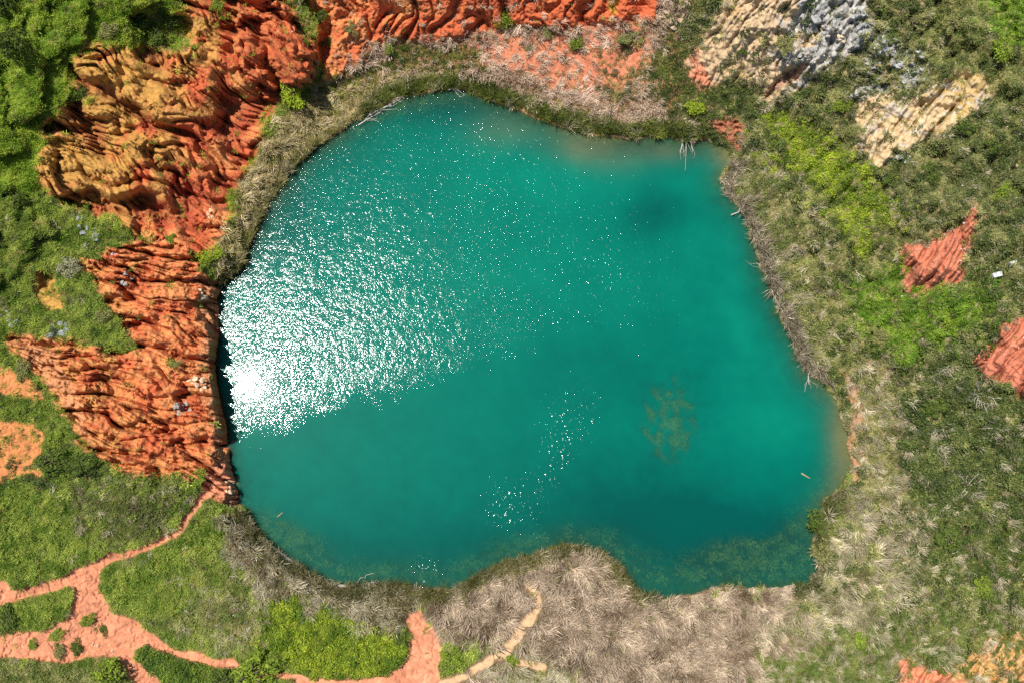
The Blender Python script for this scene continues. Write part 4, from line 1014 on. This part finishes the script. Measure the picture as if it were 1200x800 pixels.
B = [(25,64,19,'dark','large dark green tree throwing a shadow on the upper left plateau',1.5,'tree'),
 (8,12,15,'dark','dark green tree in the very top left corner',1.3,'tree'),
 (88,34,13,'mid','round green bush near the plateau edge beside the ochre gully head',.9,'bush'),
 (58,8,10,'dark','small dark bush at the top edge on the upper left plateau',.9,'bush'),
 (22,240,12,'dark','lone dark bush with long shadow on the left grass terrace',1.2,'bush'),
 (6,286,8,'dark','small dark bush by the left edge below the shadowed terrace bush',.8,'bush'),
 (345,112,17,'bright','bright green bush at the foot of the red block where the reeds start',1.1,'bush'),
 (411,37,9,'olive','olive bush alone on the orange quarry face at top',1.0,'bush'),
 (456,58,9,'mid','green bush at the foot of the red quarry face left of the red buttress',1.0,'bush'),
 (592,26,13,'mid','green bush in front of the red buttresses at top centre',1.1,'bush'),
 (641,40,7,'olive','small olive bush on the red slope right of the top centre bush',1.0,'bush'),
 (674,56,9,'mid','yellow-green bush alone on the bare red slope above the north reeds',1.1,'bush'),
 (620,58,5,'olive','tiny olive bush low on the red slope at top',.9,'bush'),
 (736,48,15,'olive','broad grey-olive bush at the right end of the red slope',.7,'bush'),
 (815,128,12,'bright','yellow-green bush above the bleached branches at the lake corner',.8,'bush'),
 (871,62,8,'dark','dark bush on the limestone rills at upper right',.8,'bush'),
 (918,55,11,'olive','olive bush between the cream and the grey limestone',.7,'bush'),
 (130,786,17,'mid','rounded green bush beside the path fork near the bottom left corner',.95,'bush'),
 (300,788,24,'mid','large green bush hiding the dirt path at the bottom',.7,'bush'),
 (262,796,13,'dark','dark bush at the bottom edge left of the large path bush',.8,'bush'),
 (104,727,7,'mid','small bush with a green top in the middle of the red path',.8,'bush'),
 (123,737,5,'dark','tiny dark bush on the red path right of the small green one',.7,'bush'),
 (67,743,7,'mid','low elongated clump on the red path below the grass island',.4,'bush'),
 (39,755,5,'mid','tiny clump at the left of the wide red path',.6,'bush'),
 (71,762,7,'olive','left bush of the pair beside cream stones on the red path',.7,'bush'),
 (90,757,7,'dark','right bush of the pair beside cream stones on the red path',.7,'bush'),
 (12,724,12,'dark','dark bush at the left end of the grass island between the paths',.6,'bush'),
 (229,563,11,'mid','low green bush where the narrow path meets the red promontory',.6,'bush'),
 (64,538,15,'dark','dark green bush below the orange cliff at far left, the left one',.7,'bush'),
 (96,545,14,'dark','dark green bush below the orange cliff at far left, the right one',.7,'bush'),
 (66,518,10,'mid','green bush on the narrow grass strip beside the tan ledge',.7,'bush'),
 (28,432,10,'olive','olive bush in the grass at the left end of the orange cliff',.7,'bush'),
 (84,314,12,'grey','grey-green bush beside the ochre pit on the left terrace',.8,'bush'),
 (122,372,9,'olive','olive bush at the grass edge above the orange cliff',.7,'bush'),
 (165,32,13,'dark','leftmost dark bush in the shadowed hollow at top left',1.0,'bush'),
 (186,46,13,'dark','lowest dark bush in the shadowed hollow at top left',1.0,'bush'),
 (206,26,13,'dark','rightmost dark bush in the shadowed hollow at top left',1.0,'bush'),
 (130,38,11,'olive','olive bush on the ochre rim left of the shadowed hollow',.8,'bush'),
 (256,8,9,'mid','green bush at the top edge above the red gullies',.8,'bush'),
 (378,22,9,'dark','dark bush inside the cleft between the red block and quarry face',1.0,'bush'),
 (386,52,8,'dark','dark bush at the foot of the cleft beside the red block',1.0,'bush'),
 (92,112,12,'dark','dark bush at the head of the ochre gullies under the plateau edge',.9,'bush'),
 (58,148,10,'dark','dark bush at the left rim of the ochre gullies',.9,'bush'),
 (200,282,7,'mid','green bush on the grassy saddle between the two red cliffs',.8,'bush'),
 (250,300,12,'bright','bright green bush at the lake end of the saddle between the red cliffs',.8,'bush'),
 (205,428,6,'olive','small olive bush perched on the orange cliff face',.7,'bush'),
 (1115,30,12,'olive','olive bush on the hillside near the top right',.7,'bush'),
 (1170,60,14,'mid','green bush on the hillside close to the right edge at top',.7,'bush'),
 (1128,152,11,'dark','dark bush just below the right end of the sandy slope',.8,'bush'),
 (1165,172,12,'dark','dark bush right of the sandy slope near the right edge',.8,'bush'),
 (1090,205,11,'dark','dark bush on the scrubby hillside below the sandy slope',.8,'bush'),
 (1178,225,12,'mid','green bush on the right edge hillside above the red wedge',.7,'bush'),
 (1045,212,10,'dark','dark bush at the tip of the lime green carpet',.8,'bush'),
 (985,125,10,'mid','green bush between limestone and lime green carpet',.7,'bush'),
 (1108,372,12,'mid','green bush in the lush grass below the red wedge',.6,'bush'),
 (1160,365,9,'dark','dark bush in lush grass between the two red earth patches',.7,'bush'),
 (1030,395,11,'olive','olive bush beside the narrow bare rill on the right bank',.7,'bush'),
 (1092,480,12,'dark','dark bush on the left flank of the big grey dead bush',.7,'bush'),
 (1110,630,13,'dark','dark green bush in the middle of the lower right scrub',.6,'bush'),
 (1150,690,10,'mid','green bush above the orange earth at lower right',.6,'bush'),
 (958,612,15,'dark','dark green bush overhanging the lake at its lower right corner',.8,'bush'),
 (964,648,13,'olive','olive bush at the lakeside reeds of the lower right corner',.8,'bush'),
 (528,775,12,'mid','green bush right of the red path at bottom centre',.6,'bush'),
 (470,752,8,'dark','dark bush at the tip of the bright thicket beside the red path',.7,'bush'),
 (600,772,9,'mid','green bush below the fork of the tan footpath',.6,'bush'),
 (1010,745,12,'mid','green bush in the grass below the straw slope at bottom right',.5,'bush')]
for (u, v, r, kd, lab, tall, nm) in B:
    bush(u, v, r, kd, lab, tall, nm, nm, 'bushes and trees around the lake')

# dead bushes: a stump crown of bare branches
TW = []
for s_ in range(4):
    v_, f_ = twig_bush(500 + s_, 18); TW.append(new_mesh('branches', v_, f_, M_TWIG))
STUMP = []
V, F = [], []; stick(V, F, (0, 0, -.3), (0, 0, .12), .1, .07, 6); STUMP = new_mesh('stump', np.array(V), F, M_BARK)
D = [(1118,440,26,'large grey leafless bush at the foot of the right-edge red slope'),(1150,462,24,'grey leafless bush just below right of the largest grey bush'),(1168,500,20,'pinkish grey leafless bush at the right edge below the red slope'),
 (1090,520,20,'grey leafless bush in the scrub below the largest grey bush'),(1135,570,20,'grey leafless bush in dark scrub at right, halfway down to the corner'),(1188,548,18,'grey leafless bush touching the right edge in the lower right scrub'),
 (905,322,20,'tangled straw-grey bush leaning over the water on the right bank'),(930,300,17,'dry grey bush behind the tangled lakeside bush on the right bank'),(928,385,15,'dry bush on the right bank above the dangling twigs'),
 (868,212,16,'dry grey bush on the spit at the upper right lake corner'),(822,150,13,'bleached leafless bush beside the red nook at the lake corner'),(945,428,14,'leafless bush with twigs dangling into the lake on the right bank'),
 (1012,600,15,'dry bush on the straw bank at the lower right lake corner'),(1055,490,14,'dry bush on the right bank between bare strip and grey bushes'),(272,640,13,'grey leafless bush on the bank at lower left of the lake'),
 (282,665,12,'second grey leafless bush inland of the lower left bank'),(870,168,10,'small dry bush right of the red nook'),(1065,560,13,'grey leafless bush right of the bare red shore strip')]
for i, (u, v, r, lab) in enumerate(D):
    P = g1(u, v); m_ = 0.137 * r
    root = bpy.data.objects.new('dead_bush', None); COL.objects.link(root); root.location = P
    root['label'] = lab; root['category'] = 'dead bush'; root['group'] = 'leafless bushes on the banks'
    rz = random.random() * 6.283
    b1 = link('branches', TW[i % 4], root); b1.scale = (m_ * .85, m_ * .85, m_ * .75); b1.rotation_euler.z = rz
    b2 = link('stump', STUMP, root); b2.scale = (m_, m_, m_)

# ------------------------------------------------------------------ rocks
ROCKS = {}


def rock_mesh(kind, var):
    if (kind, var) not in ROCKS:
        v, f = rock(600 + var, 2, 0.72); ROCKS[(kind, var)] = new_mesh('rock', v, f, {'blue': M_BLUESTONE, 'grey': M_STONE, 'cream': M_CREAM, 'white': M_CHALK}[kind])
    return ROCKS[(kind, var)]


def outcrop(u, v, r, n, kind, label, stretch=(1.0, 1.0), name='rock_outcrop', cat='rocks'):
    P = g1(u, v)
    root = bpy.data.objects.new(name, None); COL.objects.link(root); root.location = P
    root['label'] = label; root['category'] = cat; root['group'] = 'limestone outcrops'
    for i in range(int(n * 1.7)):
        a = random.random() * 6.283; q = math.sqrt(random.random()) if n > 1 else 0
        uu, vv = u + math.cos(a) * q * r * stretch[0], v + math.sin(a) * q * r * stretch[1]
        G = g1(uu, vv) - P
        o = link('rock', rock_mesh(kind, random.randrange(6)), root); o.location = G
        z = 0.137 * r * (0.16 + 0.34 * random.random() ** 1.6)
        o.scale = (z * (0.8 + .6 * random.random()), z, z * (0.7 + .5 * random.random())); o.rotation_euler = (random.uniform(-.4, .4), random.uniform(-.4, .4), random.random() * 6.283)


for (u, v, r, n, kd, lab, stt) in [
 (101,268,9,9,'blue','blue-grey boulder cluster on the left terrace above the saddle',(1.2,.6)),(112,278,8,8,'blue','blue-grey boulders just below right of the terrace boulder cluster',(1.1,.6)),(92,254,7,5,'grey','grey rocks at the lower rim of the ochre gullies',(1.2,.7)),
 (134,297,4,3,'white','small white rocks in the grass of the saddle',(1,.6)),(147,327,9,8,'grey','lichen-grey rock knob at the left edge of the orange cliff',(1,.9)),(8,369,7,5,'grey','grey rocks at the left edge above the orange cliff',(1.1,.8)),
 (18,378,8,6,'blue','blue-grey and white rocks near the left edge at the grass brink',(1.1,.6)),(70,387,11,12,'blue','largest blue-grey outcrop on the grass brink above the orange cliff',(1.0,.8)),(58,395,6,4,'blue','blue-grey rocks left below the largest outcrop on the brink',(1,.6)),
 (170,605,5,3,'white','pale rocks in the lower left meadow grass',(1.3,.7)),(163,566,5,4,'cream','cream rocks where meadow meets the orange cliff foot',(1.4,.5)),(70,757,5,3,'cream','cream stones between bushes on the red path',(1,.8)),
 (110,756,4,3,'cream','cream stones lying on the wide red path',(1.6,.6)),(130,763,4,3,'cream','cream stones at the path fork above the rounded bush',(1.1,.8)),(276,722,4,2,'white','single pale rock in the meadow near the bright thicket',(1,.8)),
 (230,450,9,9,'cream','weathered cream and grey rocks on the lower orange cliff',(1.2,.9)),(215,478,10,10,'grey','grey rocks on the lower orange cliff above the promontory',(1.2,.8)),(236,350,8,8,'cream','cream rocks along the brink of the cliff over the lake',(.7,1.4)),
 (228,330,6,6,'grey','grey rocks at the upper brink of the cliff over the lake',(1,1)),(245,250,7,8,'cream','pale crumbled rocks at the foot of the red gullies by the reeds',(.8,1.4)),(268,570,8,6,'cream','orange-cream rocks on the tip of the red promontory',(.6,1.3)),
 (1020,30,9,8,'blue','blue-grey limestone rocks at upper right near the top edge',(1,.9)),(1010,58,9,8,'grey','grey limestone rocks between the ochre hollow and the blue rocks',(1,.8)),(1040,62,11,9,'blue','blue-grey limestone slab group in the middle of the upper right rocks',(1.0,.6)),
 (1028,80,9,8,'blue','blue-grey rocks at the lower end of the upper right rock band',(1.0,.8)),(1068,98,9,8,'grey','grey rocks touching the top of the sandy slope',(.7,1.0)),(1003,112,9,9,'grey','grey rubble left of the sandy slope',(1.3,.6)),
 (965,30,16,14,'grey','pale grey limestone crest above the cream rills',(1.2,.9)),(945,66,12,10,'grey','grey limestone blocks on the right flank of the cream rills',(1,.8)),(985,42,8,7,'cream','cream and rust rocks round the dark ochre hollow',(1,.9)),
 (1060,185,10,9,'grey','grey rubble at the foot of the sandy slope',(1.5,.6)),(1150,120,7,6,'grey','pale rocks at the right tip of the sandy slope',(1,1)),(978,102,5,2,'white','white rock alone in the grass left of the grey rubble',(.6,.9)),
 (788,22,12,14,'cream','pile of cream rubble at the top between red face and limestone',(1.2,.9)),(903,116,5,2,'cream','pinkish cream rock at the end of the limestone gully',(1,1)),(1188,195,8,7,'cream','cream rocks near the right edge below the sandy slope',(1,.7)),
 (1175,150,6,4,'cream','cream and rust rocks right of the sandy slope',(1,.8)),(1158,338,5,3,'cream','pale rocks in the grass right of the red wedge',(1,1))]:
    outcrop(u, v, r, n, kd, lab, stt)


def slab(u, v, w, d, lab, rz):
    P = g1(u, v); import bmesh
    bm = bmesh.new(); bmesh.ops.create_cube(bm, size=1.0); bmesh.ops.bevel(bm, geom=bm.edges[:], offset=0.06, segments=2, affect='EDGES')
    for v_ in bm.verts:
        v_.co.x *= w * (1 + 0.15 * v_.co.y); v_.co.y *= d; v_.co.z *= 0.8
    me = bpy.data.meshes.new('stone_slab'); bm.to_mesh(me); bm.free(); me.materials.append(M_CHALK)
    o = link('stone_slab', me, label=lab, cat='slab', group='white slabs by the right edge'); o.location = P + Vector((0, 0, .3)); o.rotation_euler = (.15, -.1, rz)


slab(1185, 310, 1.0, .7, 'squarish white slab in scrub near the right edge, upper of two', .3)
slab(1166, 323, 1.3, .7, 'longer white slab in scrub near the right edge, lower of two', .25)

# ------------------------------------------------------------------ dead wood in the water
def limb(name, pts, r0, r1, mat, label, cat, twigs=0, seed=0, group='dead wood at the waterline'):
    R = np.random.default_rng(seed); V, F = [], []
    W = [np.array(survey(u, v, h)) for u, v, h in pts]
    for i in range(len(W) - 1):
        a, b = W[i], W[i + 1]; n_ = 5
        for j in range(n_):
            t0, t1 = j / n_, (j + 1) / n_
            f0 = (i + t0) / (len(W) - 1); f1 = (i + t1) / (len(W) - 1)
            stick(V, F, a + (b - a) * t0, a + (b - a) * t1, r0 + (r1 - r0) * f0, r0 + (r1 - r0) * f1, 7)
    root = bpy.data.objects.new(name, None); COL.objects.link(root); root.location = W[0]
    root['label'] = label; root['category'] = cat; root['group'] = group
    o = link('stem', new_mesh('stem', np.array(V) - W[0], F, mat), root)
    for k_ in range(twigs):
        i = R.integers(len(W) - 1); t = R.random(); p = W[i] + (W[i + 1] - W[i]) * t; d = (W[i + 1] - W[i]); d = d / np.linalg.norm(d)
        q = p + (d + R.normal(size=3) * 0.6 * np.array([1, 1, .35])) * (0.8 + 1.2 * R.random()); q[2] = max(q[2], 0.04)
        V, F = [], []; q2 = q + (d + R.normal(size=3) * .5 * np.array([1, 1, .2])) * .6; q2[2] = max(q2[2], 0.03)
        ra = min(r1 * .7, .05); stick(V, F, p - W[0], q - W[0], ra, ra * .6, 5); stick(V, F, q - W[0], q2 - W[0], ra * .6, ra * .3, 5)
        link('branch', new_mesh('branch', np.array(V), F, mat), root)


limb('fallen_branch', [(801,156,.7),(800,168,.35),(797,180,.1)], .07, .04, M_BLEACH, 'left bleached branch reaching into the lake below the yellow-green bush', 'branch', 3, 1)
limb('fallen_branch', [(804,156,.7),(804,170,.3),(804,184,.08)], .07, .035, M_BLEACH, 'middle bleached branch reaching into the lake below the yellow-green bush', 'branch', 3, 2)
limb('fallen_branch', [(808,156,.7),(810,168,.3),(812,178,.08)], .06, .03, M_BLEACH, 'right bleached branch reaching into the lake below the yellow-green bush', 'branch', 3, 3)
limb('fallen_branch', [(950,432,.9),(947,440,.4),(948,450,.08)], .06, .03, M_BLEACH, 'bleached twigs dangling into the water halfway down the right bank', 'branch', 5, 4)
limb('fallen_branch', [(921,375,.8),(928,388,.5),(933,400,.3)], .07, .04, M_BLEACH, 'bleached limb lying along the right bank below the tangled bush', 'branch', 4, 5)
limb('fallen_branch', [(905,318,.9),(894,312,.3),(886,308,.06)], .05, .025, M_BLEACH, 'thin pale branch poking out over the water from the tangled bush', 'branch', 4, 6)
limb('fallen_log', [(312,637,.22),(334,653,.2),(353,666,.22),(370,676,.2),(392,686,.22)], .30, .22, M_BLEACH, 'long bleached driftwood log along the lower left shore', 'log', 8, 7)
limb('fallen_log', [(382,684,.2),(408,687,.22),(440,682,.2)], .26, .14, M_BLEACH, 'shorter bleached driftwood continuing right of the long shore log', 'log', 8, 8)
limb('fallen_log', [(764,706,.5),(800,700,.5),(846,692,.4)], .20, .12, M_WETWOOD, 'brown fallen log at the water edge below the lower right shallows', 'log', 0, 9)
limb('floating_stick', [(939,554,.03),(944,557,.05),(949,560,.03)], .12, .05, M_WETWOOD, 'short yellowish stick floating near the right shore', 'stick', 0, 10)
limb('floating_stick', [(325,605,.03),(328,603,.05),(331,600,.03)], .09, .06, M_WETWOOD, 'pale stick floating off the lower left shore', 'stick', 0, 11)
limb('fallen_branch', [(857,252,.5),(865,249,.2),(872,247,.3)], .10, .06, M_BLEACH, 'pale stub of wood at the water edge under the lakeside spit', 'branch', 2, 12)
for i_, (a, b, lab) in enumerate([((438,124,.25),(474,113,.15),'upper bundle of fallen beige reed stems at the north-west shore'),((432,136,.15),(462,121,.06),'middle bundle of fallen beige reed stems at the north-west shore'),((420,147,.12),(446,132,.05),'lower bundle of fallen beige reed stems at the north-west shore'),
        ((525,106,.3),(540,102,.1),'beige root stub at the centre of the north shore')]):
    limb('fallen_reeds', [a, ((a[0] + b[0]) / 2, (a[1] + b[1]) / 2 - 1, .12), b], .12, .05, M_BLEACH, lab, 'reeds', 9, 20 + i_, 'fallen reeds at the north-west shore')
